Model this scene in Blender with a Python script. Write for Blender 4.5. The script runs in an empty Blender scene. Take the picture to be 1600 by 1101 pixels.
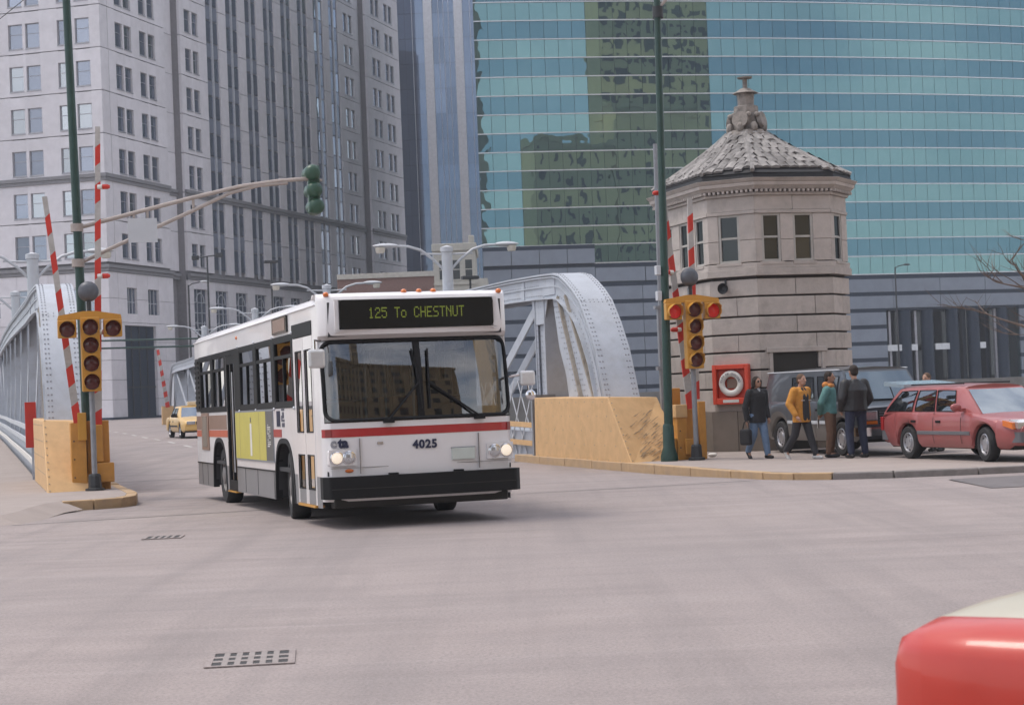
import bpy, math, random
from mathutils import Vector, Matrix
random.seed(7)
R_ = math.radians
scene = bpy.context.scene
COL = scene.collection

# ---------------------------------------------------------------- camera, sky, sun, exposure
cam_d = bpy.data.cameras.new('camera')
cam_d.sensor_width = 36.0
cam_d.lens = 2900.0 / 1600.0 * 36.0
cam_d.clip_start = 0.1
cam_d.clip_end = 4000
cam = bpy.data.objects.new('camera', cam_d)
COL.objects.link(cam)
cam.matrix_world = (Matrix.Translation((0, 0, 1.72)) @ Matrix.Rotation(R_(90) + math.atan(61.5 / 2900), 4, 'X')
                    @ Matrix.Rotation(-0.04, 4, 'Z'))
cam_d.dof.use_dof = True
cam_d.dof.focus_distance = 32.0
cam_d.dof.aperture_fstop = 7.0
scene.camera = cam

SUN_AZ = Vector((-0.97, 0.22, 0)).normalized()
SUN_EL = R_(64)
world = bpy.data.worlds.new('World')
scene.world = world
world.use_nodes = True
wn = world.node_tree
wn.nodes.clear()
w_out = wn.nodes.new('ShaderNodeOutputWorld')
w_bg = wn.nodes.new('ShaderNodeBackground')
w_bg.inputs['Strength'].default_value = 0.15
sky = wn.nodes.new('ShaderNodeTexSky')
sky.sky_type = 'NISHITA'
sky.sun_disc = False
sky.sun_elevation = SUN_EL
sky.sun_rotation = math.atan2(SUN_AZ.x, SUN_AZ.y)
sky.air_density = 1.0
sky.dust_density = 1.6
sky.ozone_density = 1.0
# high thin cloud over the whole sky, thicker in patches
w_tc = wn.nodes.new('ShaderNodeTexCoord')
w_map = wn.nodes.new('ShaderNodeMapping')
w_map.inputs['Scale'].default_value = (1.0, 1.0, 2.6)
w_noise = wn.nodes.new('ShaderNodeTexNoise')
w_noise.inputs['Scale'].default_value = 2.2
w_noise.inputs['Detail'].default_value = 8
w_noise.inputs['Roughness'].default_value = 0.55
w_ramp = wn.nodes.new('ShaderNodeValToRGB')
w_ramp.color_ramp.elements[0].position = 0.40
w_ramp.color_ramp.elements[0].color = (0.14, 0.14, 0.14, 1)
w_ramp.color_ramp.elements[1].position = 0.64
w_ramp.color_ramp.elements[1].color = (0.92, 0.92, 0.92, 1)
w_mix = wn.nodes.new('ShaderNodeMix')
w_mix.data_type = 'RGBA'
w_mix.inputs['B'].default_value = (8.6, 8.35, 8.5, 1)
L = wn.links.new
L(w_tc.outputs['Generated'], w_map.inputs['Vector'])
L(w_map.outputs['Vector'], w_noise.inputs['Vector'])
L(w_noise.outputs['Fac'], w_ramp.inputs['Fac'])
L(w_ramp.outputs['Color'], w_mix.inputs['Factor'])
L(sky.outputs['Color'], w_mix.inputs['A'])
L(w_mix.outputs['Result'], w_bg.inputs['Color'])
L(w_bg.outputs['Background'], w_out.inputs['Surface'])

sun_d = bpy.data.lights.new('sun', 'SUN')
sun_d.energy = 1.5
sun_d.angle = R_(20)
sun_d.color = (1.0, 0.93, 0.84)
sun = bpy.data.objects.new('sun', sun_d)
COL.objects.link(sun)
sv = (SUN_AZ * math.cos(SUN_EL) + Vector((0, 0, math.sin(SUN_EL))))
sun.rotation_euler = sv.to_track_quat('Z', 'Y').to_euler()
sun.location = (-40, 10, 60)

scene.view_settings.view_transform = 'Standard'
scene.view_settings.look = 'None'
scene.view_settings.gamma = 1.0
scene.view_settings.use_curve_mapping = False
scene.view_settings.exposure = 0.45
scene.render.engine = 'CYCLES'
try:
    scene.cycles.use_denoising = True
    scene.cycles.max_bounces = 5
    scene.cycles.diffuse_bounces = 2
    scene.cycles.glossy_bounces = 3
    scene.cycles.transmission_bounces = 3
    scene.cycles.transparent_max_bounces = 8
    scene.cycles.adaptive_threshold = 0.02
    scene.cycles.caustics_reflective = False
    scene.cycles.caustics_refractive = False
    scene.cycles.sample_clamp_indirect = 4.0
except Exception:
    pass

# ---------------------------------------------------------------- helpers
TB = R_(16.4)                       # the bridge runs 16.4 degrees left of the view
AX = Vector((-math.sin(TB), math.cos(TB), 0))
BX = Vector((math.cos(TB), math.sin(TB), 0))


def W(b, a, z=0.0):                 # street frame: b across the bridge, a along it
    return AX * a + BX * b + Vector((0, 0, z))


GA = [(-400, 0), (24, 0), (30, -.02), (36, -.09), (44, -.09), (52, 0), (66, .1), (85, .22), (105, .32), (135, .38), (200, .62), (900, .62)]


def gz(a):                          # height of the road along the street
    for (a0, z0), (a1, z1) in zip(GA, GA[1:]):
        if a <= a1:
            t = (a - a0) / (a1 - a0)
            t = t * t * (3 - 2 * t)
            return z0 + (z1 - z0) * t
    return GA[-1][1]


def tag(o, label=None, cat=None, group=None, kind=None):
    if label: o['label'] = label
    if cat: o['category'] = cat
    if group: o['group'] = group
    if kind: o['kind'] = kind
    return o


def empty(name, loc=(0, 0, 0), rz=0.0):
    o = bpy.data.objects.new(name, None)
    COL.objects.link(o)
    o.empty_display_size = 0.2
    o.location = loc
    o.rotation_euler = (0, 0, rz)
    return o


def place(name, mesh, parent=None, loc=(0, 0, 0), rot=(0, 0, 0), scale=None):
    o = bpy.data.objects.new(name, mesh)
    COL.objects.link(o)
    o.parent = parent
    o.location = loc
    o.rotation_euler = rot
    if scale: o.scale = scale
    return o


def copy_tree(o, parent=None):
    c = o.copy()
    COL.objects.link(c)
    c.parent = parent
    for ch in list(o.children):
        copy_tree(ch, c)
    return c


class MB:
    def __init__(s):
        s.v = []; s.f = []; s.m = []; s.sm = []

    def add(s, vs, fs, m=0, smooth=False):
        o = len(s.v)
        s.v += [tuple(v) for v in vs]
        for f in fs:
            s.f.append([o + i for i in f]); s.m.append(m); s.sm.append(smooth)
        return s

    def box(s, c0, c1, m=0):
        x0, x1 = sorted((c0[0], c1[0])); y0, y1 = sorted((c0[1], c1[1])); z0, z1 = sorted((c0[2], c1[2]))
        return s.hexa([(x0, y0, z0), (x1, y0, z0), (x1, y1, z0), (x0, y1, z0), (x0, y0, z1), (x1, y0, z1), (x1, y1, z1), (x0, y1, z1)], m)

    def hexa(s, p, m=0):
        return s.add(p, [(3, 2, 1, 0), (4, 5, 6, 7), (0, 1, 5, 4), (1, 2, 6, 5), (2, 3, 7, 6), (3, 0, 4, 7)], m)

    def bar(s, p0, p1, w, h, m=0, up=(0, 0, 1)):
        p0 = Vector(p0); p1 = Vector(p1); d = (p1 - p0).normalized(); up = Vector(up)
        if abs(d.dot(up)) > .98: up = Vector((0, 1, 0))
        x = d.cross(up).normalized() * (w / 2); y = x.cross(d).normalized() * (h / 2)
        return s.hexa([p0 - x - y, p0 + x - y, p1 + x - y, p1 - x - y, p0 - x + y, p0 + x + y, p1 + x + y, p1 - x + y], m)

    def grid(s, P, m=0, smooth=True, closed=False, flip=False):
        n = len(P); k = len(P[0]); vs = [q for row in P for q in row]; fs = []
        for i in range(n - 1):
            for j in range(k if closed else k - 1):
                j2 = (j + 1) % k
                q = (i * k + j, i * k + j2, (i + 1) * k + j2, (i + 1) * k + j)
                fs.append(q[::-1] if flip else q)
        return s.add(vs, fs, m, smooth)

    def tube(s, pts, r, n=8, m=0, caps=True, smooth=True):
        pts = [Vector(p) for p in pts]
        rs = r if isinstance(r, (list, tuple)) else [r] * len(pts)
        t = (pts[1] - pts[0]).normalized()
        u = t.orthogonal().normalized()
        rows = []
        for i, p in enumerate(pts):
            if i == 0: d = pts[1] - pts[0]
            elif i == len(pts) - 1: d = pts[-1] - pts[-2]
            else: d = (pts[i + 1] - p).normalized() + (p - pts[i - 1]).normalized()
            d.normalize()
            u = (u - d * u.dot(d))
            u = u.normalized() if u.length > 1e-6 else d.orthogonal().normalized()
            w = d.cross(u)
            rows.append([p + (u * math.cos(2 * math.pi * k / n) + w * math.sin(2 * math.pi * k / n)) * rs[i] for k in range(n)])
        s.grid(rows, m, smooth, closed=True)
        if caps:
            s.add(rows[0], [list(range(n))[::-1]], m); s.add(rows[-1], [list(range(n))], m)
        return s

    def lathe(s, prof, n=16, m=0, org=(0, 0, 0), ax='z', smooth=True, a0=0.0):
        rows = []
        for r, h in prof:
            row = []
            for k in range(n):
                an = a0 + 2 * math.pi * k / n; c, q = r * math.cos(an), r * math.sin(an)
                v = (c, q, h) if ax == 'z' else ((h, c, q) if ax == 'x' else (q, h, c))
                row.append((v[0] + org[0], v[1] + org[1], v[2] + org[2]))
            rows.append(row)
        return s.grid(rows, m, smooth, closed=True)

    def prism(s, poly, w0, w1, fn, m=0, smooth=False):
        n = len(poly)
        a = [fn(u, v, w0) for u, v in poly]; b = [fn(u, v, w1) for u, v in poly]
        s.add(a, [list(range(n))[::-1]], m); s.add(b, [list(range(n))], m)
        s.add(a + b, [(i, (i + 1) % n, n + (i + 1) % n, n + i) for i in range(n)], m, smooth)
        return s

    def sphere(s, c, r, n=12, k=8, m=0):
        rx, ry, rz = r if isinstance(r, (tuple, list)) else (r, r, r)
        rows = []
        for i in range(k + 1):
            th = math.pi * i / k
            th = min(max(th, 1e-3), math.pi - 1e-3)
            rows.append([(c[0] + rx * math.sin(th) * math.cos(2 * math.pi * j / n), c[1] + ry * math.sin(th) * math.sin(2 * math.pi * j / n), c[2] + rz * math.cos(th)) for j in range(n)])
        return s.grid(rows, m, True, closed=True, flip=True)

    def mesh(s, name, mats, sharp=40):
        me = bpy.data.meshes.new(name)
        me.from_pydata(s.v, [], s.f)
        for mt in (mats if isinstance(mats, (list, tuple)) else [mats]): me.materials.append(mt)
        me.polygons.foreach_set('material_index', s.m)
        me.polygons.foreach_set('use_smooth', s.sm)
        me.validate()
        bmfix(me, any(s.sm))
        if any(s.sm): me.set_sharp_from_angle(angle=R_(sharp))
        me.update()
        return me

    def build(s, name, mats, parent=None, loc=(0, 0, 0), rot=(0, 0, 0), bevel=0, seg=2, sharp=40):
        o = place(name, s.mesh(name, mats, sharp), parent, loc, rot)
        if bevel:
            b = o.modifiers.new('bevel', 'BEVEL'); b.width = bevel; b.segments = seg; b.limit_method = 'ANGLE'; b.angle_limit = R_(35)
        return o


import bmesh


def bmfix(me, weld=False):
    bm = bmesh.new(); bm.from_mesh(me)
    if weld: bmesh.ops.remove_doubles(bm, verts=bm.verts, dist=1e-5)
    bmesh.ops.recalc_face_normals(bm, faces=bm.faces)
    bm.to_mesh(me); bm.free()


def P2(fnmap):                       # shorthand for prism maps
    return {'xz': lambda u, v, w: (u, w, v), 'yz': lambda u, v, w: (w, u, v), 'xy': lambda u, v, w: (u, v, w)}[fnmap]


XZ, YZ, XY = P2('xz'), P2('yz'), P2('xy')


def text_mesh(txt, size, mat, depth=.004, bold=0.0, space=1.0):
    cu = bpy.data.curves.new('lettering', 'FONT')
    cu.body = txt; cu.size = size; cu.extrude = depth; cu.offset = bold; cu.align_x = 'CENTER'; cu.align_y = 'CENTER'
    cu.space_character = space; cu.resolution_u = 3
    o = bpy.data.objects.new('lettering', cu)
    COL.objects.link(o)
    dg = bpy.context.evaluated_depsgraph_get()
    me = bpy.data.meshes.new_from_object(o.evaluated_get(dg))
    bpy.data.objects.remove(o); bpy.data.curves.remove(cu)
    me.name = 'lettering'
    me.materials.clear(); me.materials.append(mat)
    return me


# ---------------------------------------------------------------- materials
def mat(name, col, rough=.6, metal=0.0, var=.12, scale=3.0, rand=0.0, bump=0.0, bscale=30.0, stain=0.0, stain_col=None, stain_scale=1.0,
        coat=0.0, spec=.5, emit=None, estr=0.0, obj=False, streak=None, rvar=0.0):
    m = bpy.data.materials.new(name); m.use_nodes = True
    nt = m.node_tree; n = nt.nodes; l = nt.links.new
    b = n['Principled BSDF']
    b.inputs['Roughness'].default_value = rough; b.inputs['Metallic'].default_value = metal
    b.inputs['Specular IOR Level'].default_value = spec
    if coat:
        b.inputs['Coat Weight'].default_value = coat; b.inputs['Coat Roughness'].default_value = .04
    if emit:
        b.inputs['Emission Color'].default_value = (*emit, 1); b.inputs['Emission Strength'].default_value = estr
    if obj:
        tc = n.new('ShaderNodeTexCoord').outputs['Object']
    else:
        tc = n.new('ShaderNodeNewGeometry').outputs['Position']
    src = tc
    if streak:
        mp = n.new('ShaderNodeMapping'); mp.inputs['Scale'].default_value = streak
        l(tc, mp.inputs['Vector']); src = mp.outputs['Vector']
    no = n.new('ShaderNodeTexNoise'); no.inputs['Scale'].default_value = scale; no.inputs['Detail'].default_value = 3
    no.inputs['Roughness'].default_value = .62
    l(src, no.inputs['Vector'])
    mr = n.new('ShaderNodeMapRange'); mr.inputs['From Min'].default_value = .25; mr.inputs['From Max'].default_value = .75
    mr.inputs['To Min'].default_value = 1 - var; mr.inputs['To Max'].default_value = 1 + var
    l(no.outputs['Fac'], mr.inputs['Value'])
    fac = mr.outputs['Result']
    if rand:
        oi = n.new('ShaderNodeObjectInfo')
        r2 = n.new('ShaderNodeMapRange'); r2.inputs['To Min'].default_value = 1 - rand; r2.inputs['To Max'].default_value = 1 + rand
        l(oi.outputs['Random'], r2.inputs['Value'])
        mu = n.new('ShaderNodeMath'); mu.operation = 'MULTIPLY'
        l(fac, mu.inputs[0]); l(r2.outputs['Result'], mu.inputs[1]); fac = mu.outputs[0]
    vm = n.new('ShaderNodeVectorMath'); vm.operation = 'SCALE'; vm.inputs[0].default_value = col[:3]
    l(fac, vm.inputs['Scale'])
    out = vm.outputs[0]
    if stain:
        n2 = n.new('ShaderNodeTexNoise'); n2.inputs['Scale'].default_value = stain_scale; n2.inputs['Detail'].default_value = 4
        n2.inputs['Roughness'].default_value = .7
        l(src, n2.inputs['Vector'])
        rp = n.new('ShaderNodeMapRange'); rp.inputs['From Min'].default_value = .5; rp.inputs['From Max'].default_value = .72
        rp.inputs['To Max'].default_value = stain
        l(n2.outputs['Fac'], rp.inputs['Value'])
        mx = n.new('ShaderNodeMix'); mx.data_type = 'RGBA'
        sc = stain_col or tuple(c * .35 for c in col[:3])
        mx.inputs['B'].default_value = (*sc, 1)
        l(rp.outputs['Result'], mx.inputs['Factor']); l(out, mx.inputs['A']); out = mx.outputs['Result']
    l(out, b.inputs['Base Color'])
    if rvar:
        r3 = n.new('ShaderNodeMapRange'); r3.inputs['To Min'].default_value = rough - rvar; r3.inputs['To Max'].default_value = rough + rvar
        l(no.outputs['Fac'], r3.inputs['Value']); l(r3.outputs['Result'], b.inputs['Roughness'])
    if bump:
        n3 = n.new('ShaderNodeTexNoise'); n3.inputs['Scale'].default_value = bscale; n3.inputs['Detail'].default_value = 4
        l(tc, n3.inputs['Vector'])
        bp = n.new('ShaderNodeBump'); bp.inputs['Strength'].default_value = bump; bp.inputs['Distance'].default_value = .02
        l(n3.outputs['Fac'], bp.inputs['Height']); l(bp.outputs['Normal'], b.inputs['Normal'])
    return m


def mirror_glass(name, tint, body, gloss=.8, rough=.01, wave=.0, wscale=.5, rand=0.0):
    """tinted reflective facade glass: a coloured mirror coat over dark body glass"""
    m = bpy.data.materials.new(name); m.use_nodes = True
    nt = m.node_tree; n = nt.nodes; l = nt.links.new
    n.clear()
    o = n.new('ShaderNodeOutputMaterial'); mx = n.new('ShaderNodeMixShader'); mx.inputs['Fac'].default_value = gloss
    d = n.new('ShaderNodeBsdfDiffuse'); d.inputs['Color'].default_value = (*body, 1)
    g = n.new('ShaderNodeBsdfGlossy'); g.inputs['Roughness'].default_value = rough; g.inputs['Color'].default_value = (*tint, 1)
    if rand:
        oi = n.new('ShaderNodeObjectInfo'); r2 = n.new('ShaderNodeMapRange'); r2.inputs['To Min'].default_value = 1 - rand; r2.inputs['To Max'].default_value = 1 + rand
        l(oi.outputs['Random'], r2.inputs['Value'])
        vm = n.new('ShaderNodeVectorMath'); vm.operation = 'SCALE'; vm.inputs[0].default_value = tint
        l(r2.outputs['Result'], vm.inputs['Scale']); l(vm.outputs[0], g.inputs['Color'])
    if wave:
        ge = n.new('ShaderNodeNewGeometry'); no = n.new('ShaderNodeTexNoise'); no.inputs['Scale'].default_value = wscale; no.inputs['Detail'].default_value = 1
        l(ge.outputs['Position'], no.inputs['Vector'])
        bp = n.new('ShaderNodeBump'); bp.inputs['Strength'].default_value = wave; bp.inputs['Distance'].default_value = .1
        l(no.outputs['Fac'], bp.inputs['Height']); l(bp.outputs['Normal'], g.inputs['Normal'])
    l(d.outputs[0], mx.inputs[1]); l(g.outputs[0], mx.inputs[2]); l(mx.outputs[0], o.inputs['Surface'])
    return m


def clear_glass(name, tint=(.55, .6, .6), rough=.0):
    """window glass one can see through: Fresnel reflection over tinted transmission"""
    m = bpy.data.materials.new(name); m.use_nodes = True
    nt = m.node_tree; n = nt.nodes; l = nt.links.new
    n.clear()
    o = n.new('ShaderNodeOutputMaterial'); mx = n.new('ShaderNodeMixShader')
    fr = n.new('ShaderNodeFresnel'); fr.inputs['IOR'].default_value = 2.5
    t = n.new('ShaderNodeBsdfTransparent'); t.inputs['Color'].default_value = (*tint, 1)
    g = n.new('ShaderNodeBsdfGlossy'); g.inputs['Roughness'].default_value = rough
    l(fr.outputs[0], mx.inputs['Fac']); l(t.outputs[0], mx.inputs[1]); l(g.outputs[0], mx.inputs[2]); l(mx.outputs[0], o.inputs['Surface'])
    return m


M = {}
M['granite'] = mat('pale_granite', (.69, .665, .69), .75, var=.07, scale=1.2, rand=.05, stain=.22, stain_col=(.42, .40, .40), stain_scale=.25)
M['granite_dark'] = mat('grey_granite_dark_joint', (.22, .21, .22), .8)  # dark grey of the wall core, showing in the joints between panels
M['cornice_grey'] = mat('dark_granite_cornice', (.22, .215, .225), .7, var=.1)
M['win_glass'] = mirror_glass('office_window_glass', (.45, .50, .60), (.10, .12, .16), .42, .02, wave=.06, wscale=.7, rand=.45)
M['win_glass_lit'] = mirror_glass('office_window_glass_sky_lit', (.58, .63, .68), (.10, .11, .125), .6, .02, wave=.05, wscale=.7, rand=.2)  # brighter copy of win_glass: stronger sky reflection put into the tint
M['spandrel'] = mirror_glass('blue_grey_spandrel_glass', (.34, .38, .47), (.25, .275, .34), .3, .08, rand=.2)
M['win_frame'] = mat('aluminium_window_frame', (.36, .36, .39), .45, .3)
M['white_mull'] = mat('pale_metal_mullion', (.52, .53, .57), .45, .2)
M['green_light'] = mirror_glass('green_mirror_glass_light', (.148, .272, .287), (.06, .11, .115), .8, .01, wave=.06, wscale=.55, rand=.06)
M['green_dark'] = mirror_glass('green_mirror_glass_dark', (.086, .182, .228), (.042, .085, .105), .8, .01, wave=.065, wscale=.6, rand=.06)
M['silver_mull'] = mat('silver_mullion', (.55, .57, .6), .35, .6)
M['green_joint'] = mat('dark_glass_joint', (.03, .06, .065), .5)
M['slate'] = mat('grey_green_stone_band', (.20, .23, .275), .5, var=.1, scale=.8, rand=.06)
M['slate_dark'] = mat('dark_polished_granite', (.022, .034, .055), .4, spec=.2)
M['blue_glass'] = mirror_glass('blue_tower_glass', (.155, .205, .29), (.075, .10, .15), .7, .03, rand=.15)
M['tower_white'] = mat('white_tower_pier', (.68, .68, .70), .6)
M['cream_stone'] = mat('cream_masonry', (.45, .43, .38), .8)
M['brick'] = mat('red_brown_brick', (.20, .12, .10), .85, var=.2, scale=8)
M['asphalt'] = None
M['steel'] = mat('silver_bridge_paint', (.42, .45, .50), .5, .05, var=.08, scale=2.5, stain=.35, stain_col=(.26, .25, .24), stain_scale=1.4, bump=.15, bscale=8)
M['yellow'] = mat('faded_yellow_paint', (.60, .375, .175), .6, var=.10, scale=4, stain=.35, stain_col=(.42, .26, .11), stain_scale=2.2, bump=.2, bscale=14)
M['orange_yellow'] = mat('orange_yellow_paint', (.52, .24, .045), .55, var=.1, scale=5, stain=.3, stain_col=(.35, .17, .05), stain_scale=3)
M['sig_yellow'] = mat('signal_yellow', (.52, .255, .035), .45, var=.06)
M['green_pole'] = mat('dark_green_paint', (.016, .05, .04), .42, var=.2, scale=6)
M['sig_green'] = mat('signal_green_paint', (.025, .075, .045), .4, var=.15)
M['arm_metal'] = mat('weathered_galvanised_arm', (.38, .33, .30), .55, .3, var=.15, scale=6)
M['grey_metal'] = mat('grey_galvanised_metal', (.26, .27, .29), .5, .4, var=.12, scale=6)
M['dark_metal'] = mat('dark_iron', (.04, .042, .045), .55, .3)
M['lamp_white'] = mat('pale_grey_lamp_paint', (.50, .52, .55), .5, var=.05)
M['lamp_glass'] = mat('milky_lamp_bowl', (.62, .58, .50), .25, var=.04)
M['red_paint'] = mat('red_paint', (.55, .035, .02), .5, var=.1)
M['white_paint'] = mat('white_paint', (.68, .66, .62), .55, var=.08, scale=5, stain=.2, stain_col=(.4, .38, .35), stain_scale=4)
M['arm_white'] = mat('grimy_white_arm_paint', (.44, .42, .40), .6, var=.12, scale=6, stain=.5, stain_col=(.24, .22, .20), stain_scale=5)
M['red_lens'] = mat('unlit_red_lens', (.085, .012, .010), .25, var=.2, scale=40, coat=.3)
M['red_lens_lit'] = mat('lit_red_lens', (.5, .02, .015), .25, emit=(1, .03, .02), estr=.07, var=.2, scale=40)
M['lens_black'] = mat('signal_hood_black', (.02, .018, .016), .6)
M['stone'] = mat('weathered_limestone', (.45, .40, .365), .85, var=.10, scale=5, rand=.07, stain=.35, stain_col=(.16, .14, .12), stain_scale=1.6, bump=.3, bscale=30)
M['stone_joint'] = mat('dark_stone_joint', (.07, .06, .055), .9)
M['stone_plinth'] = mat('brown_plinth_stone', (.20, .165, .135), .85, var=.15, scale=4, rand=.06, stain=.4, stain_col=(.09, .08, .07), stain_scale=2)
M['tile'] = mat('weathered_roof_tile', (.25, .235, .225), .85, var=.25, scale=7, rand=.28, stain=.7, stain_col=(.06, .055, .05), stain_scale=2.2)
M['tar'] = mat('black_roof_tar', (.012, .012, .014), .7)
M['stone_dark'] = mat('sooty_limestone', (.27, .24, .215), .9, var=.2, scale=9, stain=.7, stain_col=(.07, .065, .06), stain_scale=4, bump=.5, bscale=25)
M['wood_white'] = mat('painted_window_wood', (.40, .38, .35), .6)
M['house_glass'] = mirror_glass('old_window_glass', (.5, .55, .58), (.02, .022, .024), .09, .02, rand=.3)
M['white_bus'] = mat('white_bus_paint', (.74, .72, .72), .32, var=.025, scale=2, coat=.35, stain=.22, stain_col=(.47, .43, .38), stain_scale=1.1, obj=True, streak=(1, 1, .5))
M['bus_grey'] = mat('brushed_grey_skirt', (.27, .27, .28), .42, .45, var=.1, scale=4, stain=.3, stain_col=(.15, .14, .13), stain_scale=2, obj=True)
M['bus_red'] = mat('red_stripe_paint', (.38, .022, .022), .35, coat=.3, obj=True)
M['bus_orange'] = mat('orange_stripe_paint', (.50, .115, .06), .4, obj=True)
M['bus_brown'] = mat('brown_stripe_paint', (.25, .16, .12), .45, obj=True)
M['black_rubber'] = mat('black_rubber', (.009, .009, .01), .65, spec=.3)
M['bumper_black'] = mat('black_bumper_rubber', (.009, .009, .0095), .6, spec=.25, var=.2, obj=True, bump=.1)
M['black_trim'] = mat('black_window_trim', (.008, .0085, .009), .55, spec=.2)
M['bus_glass'] = clear_glass('bus_window_glass', (.055, .06, .06))
M['windshield'] = clear_glass('windshield_glass', (.30, .32, .32))
M['sign_black'] = mat('black_sign_panel', (.008, .009, .009), .18, spec=.5)
M['led'] = mat('green_yellow_led_dot', (.2, .25, .02), .5, emit=(.50, .62, .10), estr=.075)
M['amber'] = mat('amber_lens', (.65, .16, .02), .25, coat=.5)
M['navy'] = mat('navy_lettering', (.02, .025, .06), .4)
M['mid_grey'] = mat('grey_lettering', (.25, .25, .27), .45)
M['chrome'] = mat('chrome', (.72, .72, .74), .12, 1.0, var=.03)
M['headlamp'] = mat('headlamp_glass', (.55, .56, .58), .08, .6, var=.1, scale=30, coat=.6)
M['headlamp_lit'] = mat('lit_headlamp', (.9, .85, .75), .2, emit=(1, .80, .58), estr=.35)
M['interior'] = mat('dark_interior', (.035, .034, .036), .8)
M['seat_orange'] = mat('orange_brown_seat', (.30, .11, .035), .6)
M['rail_steel'] = mat('stainless_rail', (.5, .5, .52), .3, .9)
M['ad_yellow'] = mat('yellow_poster', (.50, .44, .085), .5, var=.06, scale=4, obj=True)
M['ad_dark'] = mat('dark_grey_poster', (.10, .095, .09), .5)
M['tyre'] = mat('tyre_rubber', (.018, .018, .019), .8, var=.2)
M['rim_grey'] = mat('grey_steel_wheel', (.22, .21, .21), .5, .4, var=.15, obj=True)
M['hubcap'] = mat('silver_hubcap', (.42, .42, .44), .35, .6, var=.1, obj=True)
M['car_glass'] = mirror_glass('dark_car_glass', (.8, .86, .92), (.012, .014, .016), .24, .01)
M['windscreen'] = mirror_glass('car_windscreen', (.75, .85, .95), (.03, .035, .04), .36, .015)
M['van_screen'] = mirror_glass('van_windscreen', (.6, .75, .9), (.02, .028, .036), .2, .01)
M['wagon_red'] = mat('faded_dusty_red_paint', (.33, .085, .082), .38, .1, var=.06, coat=.4, obj=True, stain=.25, stain_col=(.30, .13, .11), stain_scale=1.2)
M['van_grey'] = mat('grey_van_paint', (.085, .096, .112), .35, .3, var=.06, coat=.4, obj=True)
M['van_grey_low'] = mat('warm_grey_van_lower_paint', (.16, .15, .14), .4, .25, var=.08, coat=.3, obj=True)
M['taxi_yellow'] = mat('taxi_yellow_paint', (.70, .45, .15), .38, var=.05, coat=.4, obj=True)
M['bright_red'] = mat('bright_red_car_paint', (.46, .032, .017), .35, var=.03, coat=.35, obj=True)
M['cream'] = mat('cream_car_paint', (.60, .53, .41), .35, var=.03, coat=.4, obj=True)
M['plate'] = mat('number_plate', (.50, .54, .50), .5)
M['grey_trim'] = mat('grey_plastic_trim', (.12, .12, .13), .55, obj=True)
M['water'] = mat('river_water', (.02, .045, .045), .06, spec=.6, bump=.6, bscale=.8)
M['quay'] = mat('stained_concrete', (.24, .215, .195), .9, var=.12, scale=1.5, stain=.4, stain_col=(.13, .11, .10), stain_scale=.7, bump=.3, bscale=12)
M['line_white'] = mat('worn_road_paint', (.52, .50, .48), .8, stain=.6, stain_col=(.26, .25, .24), stain_scale=6)
M['bark'] = mat('grey_brown_bark', (.16, .12, .10), .9, var=.2, scale=12)
M['far_tan'] = mat('tan_masonry', (.80, .575, .30), .85, var=.1, scale=.2)
M['far_brown'] = mat('brown_masonry', (.30, .235, .15), .85, var=.12, scale=.3)
M['far_win'] = mat('dark_window_band', (.03, .035, .035), .3)


def road_material():
    m = mat('worn_pinkish_road', (.325, .272, .256), .85, var=.08, scale=1.1, streak=(1.0, 1.0, 1.0))
    nt = m.node_tree; n = nt.nodes; l = nt.links.new
    b = n['Principled BSDF']
    old = b.inputs['Base Color'].links[0].from_socket
    ge = n.new('ShaderNodeNewGeometry')
    # tyre streaks across the junction and along the street, tar-dark wear, fine aggregate
    def layer(rz, scl, nsc, lo, hi, amt, col, prev):
        mp = n.new('ShaderNodeMapping'); mp.inputs['Rotation'].default_value = (0, 0, rz); mp.inputs['Scale'].default_value = scl
        l(ge.outputs['Position'], mp.inputs['Vector'])
        no = n.new('ShaderNodeTexNoise'); no.inputs['Scale'].default_value = nsc; no.inputs['Detail'].default_value = 3; no.inputs['Roughness'].default_value = .65
        l(mp.outputs['Vector'], no.inputs['Vector'])
        r = n.new('ShaderNodeMapRange'); r.inputs['From Min'].default_value = lo; r.inputs['From Max'].default_value = hi; r.inputs['To Max'].default_value = amt
        l(no.outputs['Fac'], r.inputs['Value'])
        x = n.new('ShaderNodeMix'); x.data_type = 'RGBA'; x.inputs['B'].default_value = (*col, 1)
        l(r.outputs['Result'], x.inputs['Factor']); l(prev, x.inputs['A'])
        return x.outputs['Result']
    c = layer(R_(-4), (.22, 1.1, 1), .9, .45, .72, .55, (.20, .168, .16), old)
    c = layer(R_(-16), (1.5, .05, 1), .9, .48, .70, .50, (.18, .155, .15), c)
    c = layer(R_(9), (.14, 1.5, 1), 1.6, .52, .72, .40, (.40, .345, .33), c)
    c = layer(0, (1, 1, 1), .08, .42, .66, .45, (.205, .182, .18), c)
    c = layer(0, (1, 1, 1), .6, .50, .72, .35, (.20, .175, .17), c)
    c = layer(0, (1, 1, 1), 34, .47, .60, .5, (.165, .142, .136), c)
    c = layer(0, (1, 1, 1), 52, .52, .64, .34, (.42, .37, .355), c)
    l(c, b.inputs['Base Color'])
    no = n.new('ShaderNodeTexNoise'); no.inputs['Scale'].default_value = 60; no.inputs['Detail'].default_value = 3
    l(ge.outputs['Position'], no.inputs['Vector'])
    bp = n.new('ShaderNodeBump'); bp.inputs['Strength'].default_value = .35; bp.inputs['Distance'].default_value = .01
    l(no.outputs['Fac'], bp.inputs['Height']); l(bp.outputs['Normal'], b.inputs['Normal'])
    return m


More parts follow.
